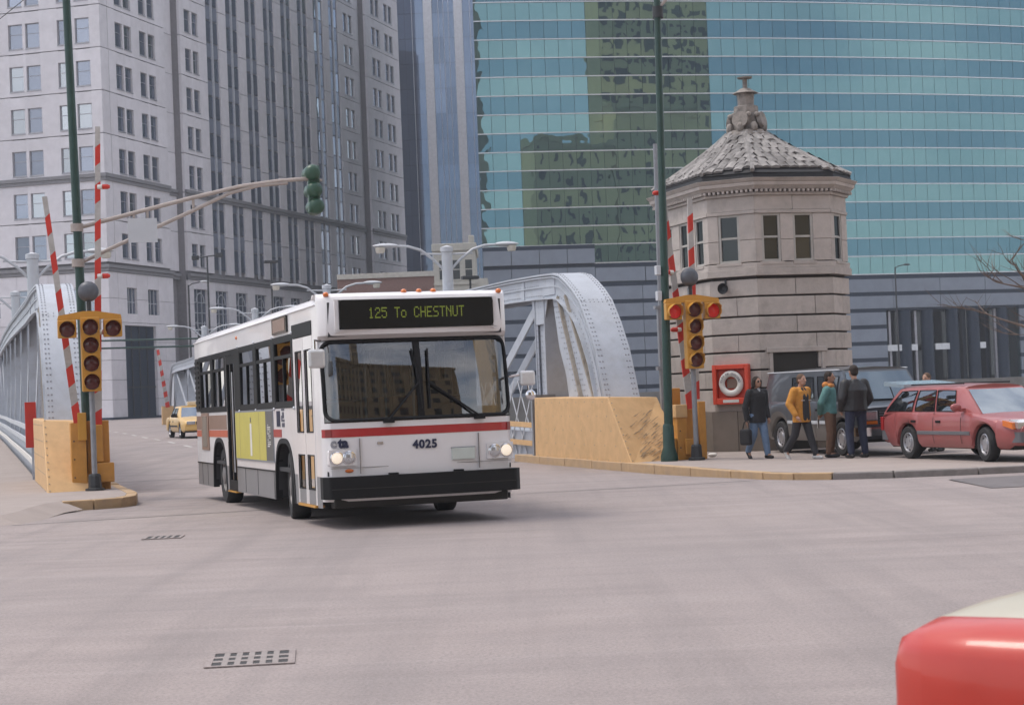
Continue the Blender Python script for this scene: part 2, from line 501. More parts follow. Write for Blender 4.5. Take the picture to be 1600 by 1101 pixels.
M['road'] = road_material()
M['walk'] = mat('dusty_concrete_walk', (.33, .28, .255), .9, var=.10, scale=2.2, stain=.4, stain_col=(.19, .16, .145), stain_scale=1.1, bump=.3, bscale=25)
M['kerb_grey'] = mat('grey_kerb_stone', (.22, .20, .19), .85, var=.15, scale=5, stain=.4, stain_scale=2)
M['kerb_yellow'] = mat('worn_yellow_kerb', (.44, .30, .17), .8, var=.15, scale=5, stain=.55, stain_col=(.26, .20, .15), stain_scale=2.5)

# ================================================================ ground, river, kerbs
def sheet(name, bs, as_, matl, dz=0.0, zf=None):
    mb = MB()
    mb.grid([[W(b, a, (zf or gz)(a) + dz) for b in bs] for a in as_], 0, True)
    return tag(mb.build(name, matl), kind='structure')


NEAR_A = [-300, -60, -20, 0, 8, 16, 22, 24, 26, 28, 30, 32, 34, 36, 38, 40, 42, 44, 46.2]
sheet('road', [-500, -80, -20, 0, 4, 8, 14, 20, 40, 80, 500], NEAR_A, M['road'])
DECK_A = [46.2, 48, 50, 52, 56, 60, 66, 70, 75, 80, 85, 90, 95, 100, 105, 115, 125, 134]
sheet('bridge_road', [-2.6, 2.9, 8.2, 13.5, 17.6], DECK_A, M['road'])
sheet('far_street', [-900, -100, 0, 20, 100, 900], [134, 150, 165, 180, 200, 400, 1500], M['road'])
mb = MB(); mb.grid([[W(b, a, -5.5) for b in (-900, 0, 900)] for a in (45, 134.5)], 0, False)
tag(mb.build('river_water', M['water']), kind='structure')
mb = MB()
for a0, a1 in ((45.7, 46.2), (134, 134.5)):
    for b0, b1 in ((-900, -2.6), (17.6, 900)):
        zt = 1.22 if a0 < 100 else 1.3
        p = [W(b0, a0, -6), W(b1, a0, -6), W(b1, a1, -6), W(b0, a1, -6)]
        q = [v + Vector((0, 0, zt + 6)) for v in p]
        mb.hexa(p + q)
    b0, b1 = -2.6, 17.6
    p = [W(b0, a0 + (.02 if a0 < 100 else 0), -6), W(b1, a0, -6), W(b1, a1, -6), W(b0, a1, -6)]
    q = [v + Vector((0, 0, 5.3)) for v in p]
    mb.hexa(p + q)
tag(mb.build('river_wall', M['quay']), kind='structure')
mb = MB()                              # wall coping
for b0, b1 in ((-60, -2.8), (17.8, 80)):
    n = int((b1 - b0) / 2)
    p = [W(b0, 45.6, 1.223), W(b1, 45.6, 1.223), W(b1, 46.3, 1.223), W(b0, 46.3, 1.223)]
    mb.hexa(p + [v + Vector((0, 0, .12)) for v in p])
tag(mb.build('river_wall_coping', M['kerb_grey']), kind='structure')
# deck underside and side girders
mb = MB()
for b in (-2.6, 17.4):
    rows = [[W(b, a, gz(a) - 1.6), W(b, a, gz(a) + .14), W(b + .2, a, gz(a) + .14), W(b + .2, a, gz(a) - 1.6)] for a in DECK_A]
    mb.grid(rows, 0, False, closed=True)
tag(mb.build('bridge_girder', M['steel']), kind='structure')

RW = [(13.55, 46.2), (13.55, 44), (13.55, 42), (13.55, 40), (13.55, 38), (13.55, 36), (13.55, 34), (13.55, 32), (13.62, 30.7), (13.85, 29.9), (14.3, 29.3), (15.2, 28.75), (16.6, 28.35), (18.4, 28.0), (20.4, 27.6), (22.4, 27.2), (26, 26.5), (30, 25.7), (40, 23.7), (60, 19.7)]


def offset(path, d):
    out = []
    for i, p in enumerate(path):
        q0 = Vector(path[max(0, i - 1)]); q1 = Vector(path[min(len(path) - 1, i + 1)])
        t = (q1 - q0).normalized(); out.append((p[0] + t.y * -d, p[1] + t.x * d))
    return out


RI = offset(RW, .2)
mb = MB()
poly = RI + [(60, 46.2)]
mb.add([W(b, a, .1) for b, a in poly], [list(range(len(poly)))])
tag(mb.build('sidewalk', M['walk']), kind='structure')


def kerb(name, path, inner, top, split):
    root = tag(empty(name), kind='structure')
    for i in range(len(path) - 1):
        (b0, a0), (b1, a1) = path[i], path[i + 1]
        (c0, d0), (c1, d1) = inner[i], inner[i + 1]
        g = .012
        def lp(p, q, t): return (p[0] + (q[0] - p[0]) * t, p[1] + (q[1] - p[1]) * t)
        ln = math.hypot(b1 - b0, a1 - a0); t = g / ln
        o0, o1 = lp((b0, a0), (b1, a1), t), lp((b0, a0), (b1, a1), 1 - t)
        i0, i1 = lp((c0, d0), (c1, d1), t), lp((c0, d0), (c1, d1), 1 - t)
        z = top + random.uniform(-.006, .01)
        lo = [W(*q, -.2) for q in (o0, o1, i1, i0)]
        hi = [W(*q, z + .003) for q in (o0, o1, i1, i0)]
        m = MB(); m.hexa(lo + hi)
        m.build('kerb_stone', M['kerb_yellow'] if split(i) else M['kerb_grey'], root, bevel=.018)
    return root


kerb('kerb', RW, RI, .1, lambda i: i < 10)
# left platform round the truss foot, with its yellow nose
LW = [(3.02, 46.2), (3.02, 43), (3.02, 40), (3.02, 37.2), (3.02, 35.6), (2.9, 34.6), (2.62, 34.05), (2.1, 33.75), (1.55, 33.7)]
LI = offset(LW, -.2)
mb = MB()
poly = LI + [(1.2, 33.2), (.9, 32), (.7, 31), (.4, 30.2), (-8, 29.6), (-8, 46.2)]
mb.add([W(b, a, .11) for b, a in poly], [list(range(len(poly)))])
lo = poly[len(LI):-1]
lo = [LI[-1]] + lo                      # worn ramp down to the road
mb.grid([[W(b, a, .11) for b, a in lo], [W(b + .35, a - .55, -.03) for b, a in lo]], 0, False)
tag(mb.build('sidewalk_ramp', M['walk']), kind='structure')
kerb('kerb', LW, LI, .11, lambda i: True)
# bridge walkways
for b0, b1 in ((-2.4, 1.5), (15.1, 17.4)):
    mb = MB()
    rows = [[W(b0, a, gz(a)), W(b0, a, gz(a) + .16), W(b1, a, gz(a) + .16), W(b1, a, gz(a))] for a in DECK_A]
    mb.grid(rows, 0, False)
    tag(mb.build('bridge_walkway', M['walk']), kind='structure')
# expansion joint, lane dashes, patches
mb = MB()
pts = [(.6, 29.55), (3, 29.75), (6, 30.0), (9, 30.3), (13.4, 30.4)]
mb.grid([[W(b, a - .025, gz(a) + .006) for b, a in pts], [W(b, a + .025, gz(a) + .006) for b, a in pts]], 0, False)
tag(mb.build('expansion_joint_line', M['dark_metal']), kind='structure')
mb = MB()
for a0 in range(47, 130, 6):
    mb.grid([[W(8.02, a, gz(a) + .005) for a in (a0, a0 + 1.2, a0 + 2.4)], [W(8.16, a, gz(a) + .005) for a in (a0, a0 + 1.2, a0 + 2.4)]], 0, False)
tag(mb.build('lane_marking_dashes', M['line_white']), kind='structure')
mb = MB()
a0 = 45.6
mb.grid([[W(b, a0, gz(a0) + .006) for b in (3.1, 13.5)], [W(b, a0 + .12, gz(a0) + .006) for b in (3.1, 13.5)]], 0, False)
mb.grid([[W(b, a0 + .5, gz(a0) + .006) for b in (3.1, 13.5)], [W(b, a0 + .56, gz(a0) + .006) for b in (3.1, 13.5)]], 0, False)
tag(mb.build('bridge_joint_line', M['dark_metal']), kind='structure')
mb = MB()
mb.add([W(b, a, .006) for b, a in [(14.6, 24.6), (20, 23.4), (20.5, 26.4), (18, 27.0), (15.4, 27.3)]], [list(range(5))])
tag(mb.build('road_patch', mat('dark_asphalt_patch', (.15, .135, .135), .9, var=.15, scale=3, bump=.4, bscale=40)), kind='structure')

# ================================================================ grey granite office tower
CN = Vector((-38.42, 178, 0)); TA = R_(16.2)
tower = tag(empty('office_tower', CN), 'pale grey granite office tower with paired windows and dark ribbed glass strips', 'building')
FACES = {'R': R_(90 - 16.2), 'L': R_(-16.2)}
mesh_cache = {}


def panel_mesh(w, h, d, mt):
    k = (round(w, 2), round(h, 2), d, mt)
    if k not in mesh_cache:
        mesh_cache[k] = MB().box((0, 0, 0), (w, d, h)).mesh('panel', M[mt])
    return mesh_cache[k]


def floc(face, u, y, z):
    an = FACES[face]
    return (u * math.cos(an) - y * math.sin(an), u * math.sin(an) + y * math.cos(an), z)


panels, windows, panes = [], [], []
FH = 4.15


def face_floor(face, wins, strips, recess, u0, u1, zt, hi):
    """one storey: window heads at zt, storey from zt-2.9 to zt+1.25; panels fill between the openings"""
    z0, z1 = zt - 2.95, zt + 1.2
    g = .075
    opens = sorted(wins + strips + recess)
    x = u0
    for o in opens + [(u1, u1)]:
        if o[0] - x > .1:
            n = 2 if o[0] - x > 2.6 else 1
            for k in range(n):
                wd = (o[0] - x) / n
                panels.append((face, x + k * wd + (g / 2 if wd > .6 else .01), z0 + g / 2, wd - (g if wd > .6 else .02), FH - g, 0.0, hi))
        x = o[1]
    for w in wins:
        panels.append((face, w[0] - g / 2, z0 + g / 2, w[1] - w[0] + g, .5 - g, .0, hi))
        panels.append((face, w[0] - g / 2, zt, w[1] - w[0] + g, 1.2 - g, .0, hi))
        windows.append((face, w[0], zt - 2.4, w[1] - w[0], 2.4, hi))
    for s in strips:
        m = (s[0] + s[1]) / 2
        for q in ((s[0], m - .16), (m + .16, s[1])):
            panes.append((face, q[0], zt - 2.5, q[1] - q[0], 2.4, 'win', hi))
            panes.append((face, q[0], zt - .02, q[1] - q[0], 1.6, 'sp', hi))


RWIN = [(3.05, 4.5), (4.85, 6.3), (8.1, 9.5), (9.95, 11.4), (18.4, 19.8), (20.25, 21.6), (65.1, 66.5), (66.9, 68.3), (75.6, 77.0), (77.4, 78.8), (80.8, 82.2), (82.6, 84.0)]
RSTR = [(23.7 + 5.19 * k, 26.85 + 5.19 * k) for k in range(8)]
RREC = [(13.6, 17.2), (70.2, 73.3)]
LWIN = [(-2.7, -1.2), (-4.6, -3.1), (-8.1, -6.6), (-9.95, -8.45), (-13.4, -11.9), (-15.3, -13.8), (-18.8, -17.3), (-20.7, -19.2)]
tops = [18.7, 22.85] + [27.0 + FH * k for k in range(9)]
for i, zt in enumerate(tops):
    hi = zt < 60
    face_floor('R', RWIN, RSTR, RREC, 0.0, 86.5, zt, hi)
    if zt < 48: face_floor('L', LWIN, [], [], -22.0, 0.0, zt, hi)


def px_of(face, u, z):                  # where a facade point falls in the picture: decides which pieces are singled out
    p = CN + Vector(floc(face, u, 0, z)) - Vector((0, 0, 1.72))
    return 800 + 2900 * p.x / p.y - 116 * p.z / p.y, 612 - 2900 * p.z / p.y - .04 * 2900 * p.x / p.y


def seen(face, u, z): 
    x, y = px_of(face, u, z)
    return x > -30 and y > -25


def emit_pieces(lst, name, mk, root, limit=300):
    vis = [q for q in lst if seen(q[0], q[1] + q[3], q[2])]
    vis.sort(key=lambda q: -(q[3] * q[4]) / (1 + max(0, q[1]) / 178.) ** 2)
    keep = set(map(id, vis[:limit]))
    rest = MB()
    for q in lst:
        if id(q) in keep: mk(q, None)
        else: mk(q, rest)
    return rest


def mk_panel(q, rest):
    face, u, z, w, h, y, hi = q
    if rest is None:
        place('panel', panel_mesh(w, h, .34, 'granite'), tower, floc(face, u, y + random.uniform(0, .012), z), (0, 0, FACES[face]))
    else:
        add_box_rot(rest, face, u, y, z, w, .34, h)


def add_box_rot(mb, face, u, y, z, w, d, h, m=0):
    P = [floc(face, uu, yy, zz) for zz in (z, z + h) for uu, yy in ((u, y), (u + w, y), (u + w, y + d), (u, y + d))]
    mb.hexa(P, m)


rest = emit_pieces(panels, 'panel', mk_panel, tower)
tag(rest.build('upper_panels', M['granite'], tower), kind='stuff')


def window_mesh(w, h, glass):
    k = ('win', round(w, 2), h, glass)
    if k not in mesh_cache:
        mb = MB()
        t = .07
        for c0, c1 in (((0, .16, 0), (t, .26, h)), ((w - t, .16, 0), (w, .26, h)), ((t, .16, 0), (w - t, .26, t)), ((t, .16, h - t), (w - t, .26, h)), ((t, .18, h * .58), (w - t, .25, h * .58 + .05))):
            mb.box(c0, c1, 0)
        mb.add([(t, .23, t), (w - t, .23, t), (w - t, .23, h - t), (t, .23, h - t)], [(0, 1, 2, 3)], 1)
        mb.box((-.03, -.05, -.12), (w + .03, .2, -.005), 0)
        mesh_cache[k] = mb.mesh('window', [M['win_frame'], M[glass]])
    return mesh_cache[k]


def mk_win(q, rest):
    face, u, z, w, h, hi = q
    glass = 'win_glass'
    if face == 'L' and random.random() < .35: glass = 'win_glass_lit'
    if face == 'R' and 64 < u < 69 and z > 30 and random.random() < .6: glass = 'win_glass_lit'
    if face == 'R' and glass == 'win_glass' and random.random() < .10: glass = 'win_glass_lit'
    if rest is None:
        place('window', window_mesh(w, h, glass), tower, floc(face, u, 0, z), (0, 0, FACES[face]))
    else:
        P = [floc(face, uu, .23, zz) for uu, zz in ((u, z), (u + w, z), (u + w, z + h), (u, z + h))]
        rest.add(P, [(0, 1, 2, 3)], 0)


rest = emit_pieces(windows, 'window', mk_win, tower)
if rest.f: tag(rest.build('upper_windows', M['win_glass'], tower), kind='stuff')


def mk_pane(q, rest):
    face, u, z, w, h, kind, hi = q
    mt = 'win_glass' if kind == 'win' else 'spandrel'
    if kind == 'win' and 44 < u < 60 and z > 34 and random.random() < .35: mt = 'win_glass_lit'
    if rest is None:
        k = ('pane', round(w, 2), h, mt)
        if k not in mesh_cache: mesh_cache[k] = MB().box((.02, 0, .03), (w - .02, .05, h - .03)).mesh('pane', M[mt])
        place('pane', mesh_cache[k], tower, floc(face, u, .16, z), (R_(random.uniform(-.25, .25)), 0, FACES[face] + R_(random.uniform(-.3, .3))))
    else:
        add_box_rot(rest, face, u, .16, z, w, .05, h, 0 if kind == 'win' else 1)


rest = emit_pieces(panes, 'pane', mk_pane, tower)
tag(rest.build('upper_panes', [M['win_glass'], M['spandrel']], tower), kind='stuff')
# white mullions of the strips, recess glass and the wall core behind everything
for s in RSTR:
    m = MB(); add_box_rot(m, 'R', (s[0] + s[1]) / 2 - .15, .02, 15.75, .3, .2, 44.5)
    m.build('mullion', M['white_mull'], tower)
for r in RREC:
    m = MB(); add_box_rot(m, 'R', r[0] + .02, 1.1, 15.7, .95, .1, 44)
    m.build('recess_glass', M['spandrel'], tower)
    for k in range(len(tops)):
        m = MB(); add_box_rot(m, 'R', r[0] + 1.0, 1.0, tops[k] - 2.93, r[1] - r[0] - 1.02, .2, FH - .05)
        m.build('panel', M['granite'], tower)
core = MB()
Q = [floc('R', 0.3, .3, 0), floc('R', 13.6, .3, 0), floc('R', 13.6, 1.35, 0), floc('R', 17.2, 1.35, 0), floc('R', 17.2, .3, 0), floc('R', 70.2, .3, 0), floc('R', 70.2, 1.35, 0), floc('R', 73.3, 1.35, 0), floc('R', 73.3, .3, 0), floc('R', 86.2, .3, 0)]
Lq = [floc('L', -.1, .3, 0), floc('L', -22, .3, 0)]
back = [(Q[-1][0] - 30, Q[-1][1] + 9, 0), (Lq[1][0], Q[-1][1] + 9, 0)]
ring = Lq[::-1] + Q + back
core.prism([(p[0], p[1]) for p in ring], 0, 62, XY, 0)
core.build('wall_core', M['granite_dark'], tower)
cap = MB(); cap.prism([(p[0] * 1.0, p[1] + .0) for p in ring], 62.01, 74, XY, 0)
cap.build('parapet_storey', M['granite'], tower)
# cornices
for z, h, d in ((23.98, .34, .22), (23.62, .33, .12), (15.2, .3, .28), (14.86, .31, .14)):
    m = MB()
    segs = [(-22, 0, 'L'), (0, 13.6, 'R'), (17.2, 70.2, 'R'), (73.3, 86.5, 'R')]
    for u0, u1, fc in segs:
        e0 = d if (fc == 'R' and u0 == 0) else 0
        e1 = d if (fc == 'L') else 0
        add_box_rot(m, fc, u0 - (0 if fc == 'L' else 0), -d, z, u1 - u0 + (e1 if fc == 'L' else 0), d + .05, h)
    for u0, u1 in RREC:
        add_box_rot(m, 'R', u0, 1.0 - d, z, u1 - u0, d + .05, h)
    m.build('cornice', M['cornice_grey'], tower)
# lower storeys: rusticated panels, square windows, tall arched-grille windows, dark entrance
lows = []


def low_rows(face, u0, u1, opens):
    zs = [.62, 2.5, 4.4, 6.3, 8.15, 10.0, 12.3, 14.84]
    for z0, z1 in zip(zs, zs[1:]):
        x = u0
        cut = sorted([o for o in opens if o[2] < z1 - .1 and o[3] > z0 + .1])
        for o in cut + [(u1, u1, 0, 0)]:
            n = max(1, round((o[0] - x) / 2.4))
            for k in range(n):
                w = (o[0] - x) / n
                if w > .1: lows.append((face, x + k * w + .02, z0 + .02, w - .04, z1 - z0 - .04))
            x = o[1]
        for o in cut:
            if o[3] < z1 - .05 and o[3] > z0: lows.append((face, o[0], o[3] + .03, o[1] - o[0], z1 - o[3] - .05))
            if o[2] > z0 + .05 and o[2] < z1: lows.append((face, o[0], z0 + .02, o[1] - o[0], o[2] - z0 - .05))


OPEN_R = [(2.9, 9.4, .3, 9.7), (3.6, 5.6, 10.9, 13.4), (8.0, 10.3, 10.9, 13.4), (18.4, 21.6, 9.2, 13.9)] + [(s[0], s[1], 9.2, 13.9) for s in RSTR] + [(65.1, 68.3, 9.2, 13.9), (13.6, 17.2, .3, 14.84), (70.2, 73.3, .3, 14.84)] + [(s[0], s[1], .9, 7.4) for s in RSTR]
OPEN_L = [(-4.6, -1.2, 10.9, 13.4), (-9.95, -6.6, 10.9, 13.4), (-9.95, -6.6, 1.0, 8.1), (-15.3, -11.9, 10.9, 13.4), (-15.3, -11.9, 1, 8.1)]
low_rows('R', 0, 86.5, OPEN_R); low_rows('L', -22, 0, OPEN_L)
for face, u, z, w, h in lows:
    place('panel' if False else 'base_panel', panel_mesh(w, h, .36, 'granite'), tower, floc(face, u, -.02, z), (0, 0, FACES[face]))
for face, ops in (('R', OPEN_R), ('L', OPEN_L)):
    for (u0, u1, z0, z1) in ops:
        if (u0, u1) in RREC or u1 - u0 == 3.6: continue
        if abs(u1 - u0 - 6.5) < .01 and z0 < 1:        # entrance
            m = MB(); add_box_rot(m, face, u0 + .02, .26, z0, u1 - u0 - .04, .08, z1 - z0 - .02, 0)
            for uu in (1.6, 3.2, 4.8): add_box_rot(m, face, u0 + uu, .16, z0, .12, .1, z1 - z0 - .04, 1)
            add_box_rot(m, face, u0 + .05, .17, 3.6, 6.4, .1, .15, 1)
            add_box_rot(m, face, u0 + .05, .17, 7.4, 6.4, .1, .15, 1)
            m.build('entrance', [M['slate_dark'], M['dark_metal']], tower)
            continue
        m = MB(); h = z1 - z0; w = u1 - u0
        add_box_rot(m, face, u0 + .02, .24, z0 + .02, w - .04, .05, h - .04, 0)
        for k in (1, 2): add_box_rot(m, face, u0 + w * k / 3 - .04, .15, z0 + .02, .08, .08, h - .04, 1)
        for k in range(1, int(h / 1.1)): add_box_rot(m, face, u0 + .02, .16, z0 + 1.1 * k, w - .04, .06, .06, 1)
        if h > 4.5 and z0 > 5:                          # curved grille
            pts = [floc(face, u0 + w / 2 + math.cos(t) * w * .3, .1, z0 + h * .72 + math.sin(t) * h * .2) for t in [math.pi * k / 8 for k in range(9)]]
            m.tube(pts, .06, 5, 1)
            pts = [floc(face, u0 + w / 2 + math.cos(t) * w * .3, .1, z0 + h * .28 - math.sin(t) * h * .2) for t in [math.pi * k / 8 for k in range(9)]]
            m.tube(pts, .06, 5, 1)
        m.build('base_window', [M['win_glass'], M['white_mull']], tower)
m = MB(); add_box_rot(m, 'R', -.1, -.12, .3, 86.7, .3, .5); add_box_rot(m, 'L', -22, -.12, .3, 22.0, .3, .5)
m.build('plinth', M['slate_dark'], tower)

# ================================================================ green mirror glass building
RAD = 231.0; T0 = R_(5.7); G0 = Vector((-2.75, 200.0, 0))
GC = G0 + Vector((-math.sin(T0), math.cos(T0), 0)) * RAD


def arc(t, off=0.0, z=0.0):
    an = T0 + t / RAD
    return GC + Vector((math.sin(an), -math.cos(an), 0)) * (RAD + off) + Vector((0, 0, z))


glass_b = tag(empty('glass_office_building', G0), 'curved office building of green mirror glass bands over a slate stone base', 'building')
gl = lambda v: tuple(Vector(v) - G0)
CW = 1.53; NC = 47; BH = 2.04; ZB = 13.3
pane_m = {}
for kind in ('green_light', 'green_dark'):
    pane_m[kind] = MB().box((.02, 0, .03), (CW - .025, .05, BH - .05)).mesh('glass_pane', M[kind])
cells = []
for j in range(26):
    z = ZB + BH * j
    for i in range(NC):
        t = i * CW
        lo = 17.38 if t < 12.2 else (15.34 if t < 29 else 13.3)
        if z < lo - .05: continue
        p = arc(t + CW / 2)
        px = 800 + 2900 * p.x / p.y - .04 * 2900 * z / p.y; py = 612 - 2900 * (z - 1.7) / p.y - .04 * (px - 800)
        hid = (1045 < px < 1330 and py > 280) or py < -12 or px > 1615
        cells.append((hid, abs(px - 1000) * .4 - z, i, j, z, t))
cells.sort(key=lambda c: (c[0], c[1]))
rest = MB()
for n, (hid, _, i, j, z, t) in enumerate(cells):
    kind = 'green_light' if j % 2 == 0 else 'green_dark'
    an = T0 + (t + CW / 2) / RAD
    if n < 300:
        place('glass_pane', pane_m[kind], glass_b, gl(arc(t, 0, z)), (R_(random.uniform(-.10, .10)), 0, an + R_(random.uniform(-.06, .06))))
    else:
        a, b = arc(t + .02), arc(t + CW - .02); k = 0 if kind == 'green_light' else 1
        tz = R_(random.uniform(-.10, .10)) * BH
        rest.add([gl(a + Vector((0, 0, z + .03))), gl(b + Vector((0, 0, z + .03))), gl(b + Vector((0, tz, z + BH - .05))), gl(a + Vector((0, tz, z + BH - .05)))], [(0, 1, 2, 3)], k)
tag(rest.build('outer_glass_panes', [M['green_light'], M['green_dark']], glass_b), kind='stuff')
TS = [i * CW for i in range(0, NC + 1)]


def arc_band(name, t0, t1, off0, off1, z0, z1, mt, n=None):
    n = n or max(2, int((t1 - t0) / 2))
    ts = [t0 + (t1 - t0) * k / n for k in range(n + 1)]
    m = MB()
    m.grid([[gl(arc(t, off0, z0)), gl(arc(t, off1, z0)), gl(arc(t, off1, z1)), gl(arc(t, off0, z1))] for t in ts], 0, False, closed=True)
    for t in (t0, t1):
        m.add([gl(arc(t, off0, z0)), gl(arc(t, off1, z0)), gl(arc(t, off1, z1)), gl(arc(t, off0, z1))], [(0, 1, 2, 3)])
    return m.build(name, M[mt], glass_b)


for j in range(27):
    z = ZB + BH * j
    t0 = 0 if z > 17.3 else (12.2 if z > 15.2 else 29)
    arc_band('mullion', t0, NC * CW, -.04, .13, z - .06, z + .05, 'silver_mull', 30)
arc_band('glass_backing', .05, NC * CW, -.6, -.09, 9.42, 67, 'green_joint', 30)
arc_band('glass_backing', .05, 45.95, -.6, -.09, .4, 9.41, 'green_joint', 20)
arc_band('glass_backing', 63.55, NC * CW, -.6, -.09, .4, 9.41, 'green_joint', 6)
m = MB()                                # end wall and rest of the block behind
e0, e1 = arc(0, -.05), arc(NC * CW, -.05)
blk = [e0, e1, e1 + Vector((10, 30, 0)), e0 + Vector((2.2, 60, 0))]
m.prism([(gl(p)[0], gl(p)[1]) for p in (e0 + Vector((.15, 1.0, 0)), arc(44, -3.2), arc(64, -3.2), e1 + Vector((0, 5, 0)), blk[2], blk[3])], .4, 67, XY, 0)
m.build('rear_block', M['green_joint'], glass_b)
# stone base: pale bands divided by dark stripes
COLN0, COLN1 = 46.0, 63.5
bands = []
z = 0.45
zz = [.45, 1.95, 3.9, 5.75, 7.6, 9.45, 11.3, 13.2]
for k in range(len(zz) - 1):
    lo, hi = zz[k], zz[k + 1] - .45
    for (t0, t1) in ((0, 29), (29, 71)):
        if lo < 9.2 and t0 == 29:
            spans = [(29, COLN0), (COLN1, 71)]
        else: spans = [(t0, t1)]
        for s0, s1 in spans:
            n = max(1, round((s1 - s0) / 6.1))
            for q in range(n):
                a_, b_ = s0 + (s1 - s0) * q / n, s0 + (s1 - s0) * (q + 1) / n
                arc_band('stone_band', a_ + .03, b_ - .03, -.05, .16, lo, hi, 'slate', 4)
            arc_band('dark_stripe', s0, s1, -.05, .06, hi, zz[k + 1], 'slate_dark', 8)
for q in range(4): arc_band('stone_band', .03 + q * 3.05, q * 3.05 + 3.02, -.05, .2, 13.3, 14.9, 'slate', 3)
for q in range(3): arc_band('stone_band', 12.25 + q * 5.6, 12.25 + q * 5.6 + 5.5, -.05, .16, 13.3, 14.8, 'slate', 3)
arc_band('dark_stripe', 0, 29, -.05, .06, 14.85, 15.3, 'slate_dark', 8)
for q in range(4): arc_band('stone_band', .03 + q * 3.05, q * 3.05 + 3.02, -.05, .5, 15.32, 16.9, 'slate', 3)
arc_band('dark_stripe', 0, 12.2, -.05, .45, 16.9, 17.34, 'slate_dark', 6)
# entrance colonnade
arc_band('recess_wall', COLN0, COLN1, -2.6, -2.4, .4, 9.5, 'slate_dark', 6)
arc_band('recess_soffit', COLN0, COLN1, -2.4, 0, 9.2, 9.4, 'slate_dark', 6)
for t0, t1, zlo, zhi in ((46.2, 50.0, 4.6, 5.3), (52.3, 55.0, 4.6, 5.3), (57, 59, 4.6, 5.3)):
    arc_band('door_transom', t0, t1, -.5, -.2, zlo, zhi, 'silver_mull', 2)
for t in (46.6, 49.9, 55.2, 57.4, 60.5):
    arc_band('door_post', t, t + .28, -.9, -.55, .45, 9.1, 'win_frame', 1)
for t0, t1 in ((46.9, 49.8), (50.3, 55.1), (55.5, 57.3), (57.8, 60.4), (60.9, 63.3)):
    arc_band('lobby_glass', t0, t1, -2.38, -2.34, .8, 9.0, 'house_glass', 2)
for t in (48.6, 51.5, 54.8, 57.6, 61.5):
    m = MB(); p = arc(t, -.55)
    m.lathe([(.72, .45), (.72, 9.18)], 18, 0, gl(p))
    m.lathe([(.85, .45), (.85, .75), (.72, .8)], 18, 1, gl(p))
    m.build('column', [M['slate_dark'], M['slate']], glass_b)
m = MB(); p = arc(3, .1)

# ================================================================ blue tower, small buildings between
blue = tag(empty('blue_glass_tower', (-9.6, 292, 0)), 'distant blue glass tower with two white vertical piers', 'building')
MB().box((-8.2, .4, 0), (9.5, 30, 110)).build('tower_core', M['blue_glass'], blue)
for x0 in (-2.3, 2.5):
    m = MB(); m.box((x0, -.5, 0), (x0 + 1.35, .5, 112))
    m.build('white_pier', M['tower_white'], blue)
k = 0
bp = {}
for x0, x1 in ((-8.2, -5.3), (-5.3, -2.32), (-.93, .8), (.8, 2.48), (3.87, 6.2), (6.2, 9.5)):
    for j in range(14):
        z = 10 + j * 4.0
        key = round(x1 - x0, 2)
        if key not in bp: bp[key] = MB().box((.04, 0, .03), (key - .04, .15, 3.97)).mesh('pane', M['blue_glass'])
        place('pane', bp[key], blue, (x0, .2, z), (R_(random.uniform(-.2, .2)), 0, 0))
m = MB()
for x in (-6.9, -4.2, .0, .8, 1.6, 5.0, 6.2): m.box((x, .05, 6), (x + .08, .22, 70))
m.build('mullion', M['white_mull'], blue)

cream = tag(empty('cream_building', (-6.05, 150, 0)), 'small cream stone building with dark windows behind the bridge lamp', 'building')
m = MB(); m.box((0, 0, .4), (3.35, 9, 13.3)); m.box((3.35, .01, .4), (4.3, 9, 11.0)); m.build('wall', M['cream_stone'], cream)
MB().box((-.12, -.15, 13.3), (3.5, 9.1, 13.9)).build('cornice', M['cream_stone'], cream, bevel=.04)
MB().box((2.9, -.05, 13.9), (3.35, .4, 14.5)).build('finial', M['cream_stone'], cream, bevel=.05)
MB().box((-.05, -.12, 10.55), (3.4, 0, 10.75)).build('ledge', M['cream_stone'], cream)
for x in (.45, 1.55, 2.55):
    for z in (11.0, 8.3, 6.0):
        m = MB(); m.box((x, -.02, z), (x + .55, .05, z + 1.55), 1); m.box((x - .06, -.06, z - .1), (x + .61, .0, z), 0); m.box((x, -.03, z + .75), (x + .55, 0, z + .82), 0)
        m.build('window', [M['cream_stone'], M['far_win']], cream)
brk = tag(empty('brick_building', (-9.3, 165, 0)), 'low red brown brick building between granite tower and cream building', 'building')
MB().box((-6, 0, .4), (3.0, 8, 12.3)).build('wall', M['brick'], brk)
MB().box((-6, -.15, 12.3), (3.1, .5, 12.75)).build('coping', M['cream_stone'], brk)
for x in (-1.6, .2, 1.8):
    m = MB(); m.box((x, -.03, 8.2), (x + .9, .04, 10), 1); m.box((x - .08, -.08, 8.05), (x + .98, 0, 8.2), 0); m.build('window', [M['cream_stone'], M['far_win']], brk)

# ================================================================ blocks across the street behind the photographer (seen only as reflections)
def far_block(name, label, x0, y0, w, d, h, mt, fl, bay, ww=.55, zlow=0):
    r = tag(empty(name, (x0, y0, 0)), label, 'building')
    MB().box((0, 0, 0), (w, -d, h)).build('wall', M[mt], r)
    n = int(w / bay)
    wm = MB().box((0, 0, 0), (bay * ww, .12, fl * .5)).mesh('window', M['far_win'])
    cnt = 0
    z = fl * .6 + zlow
    while z + fl < h and cnt < 280:
        for i in range(n):
            place('window', wm, r, (bay * (i + .5 - ww / 2), -.04, z)); cnt += 1
        z += fl
    MB().box((-.4, .5, h), (w + .4, -d - .4, h + 1.2)).build('cornice', M[mt], r)
    return r


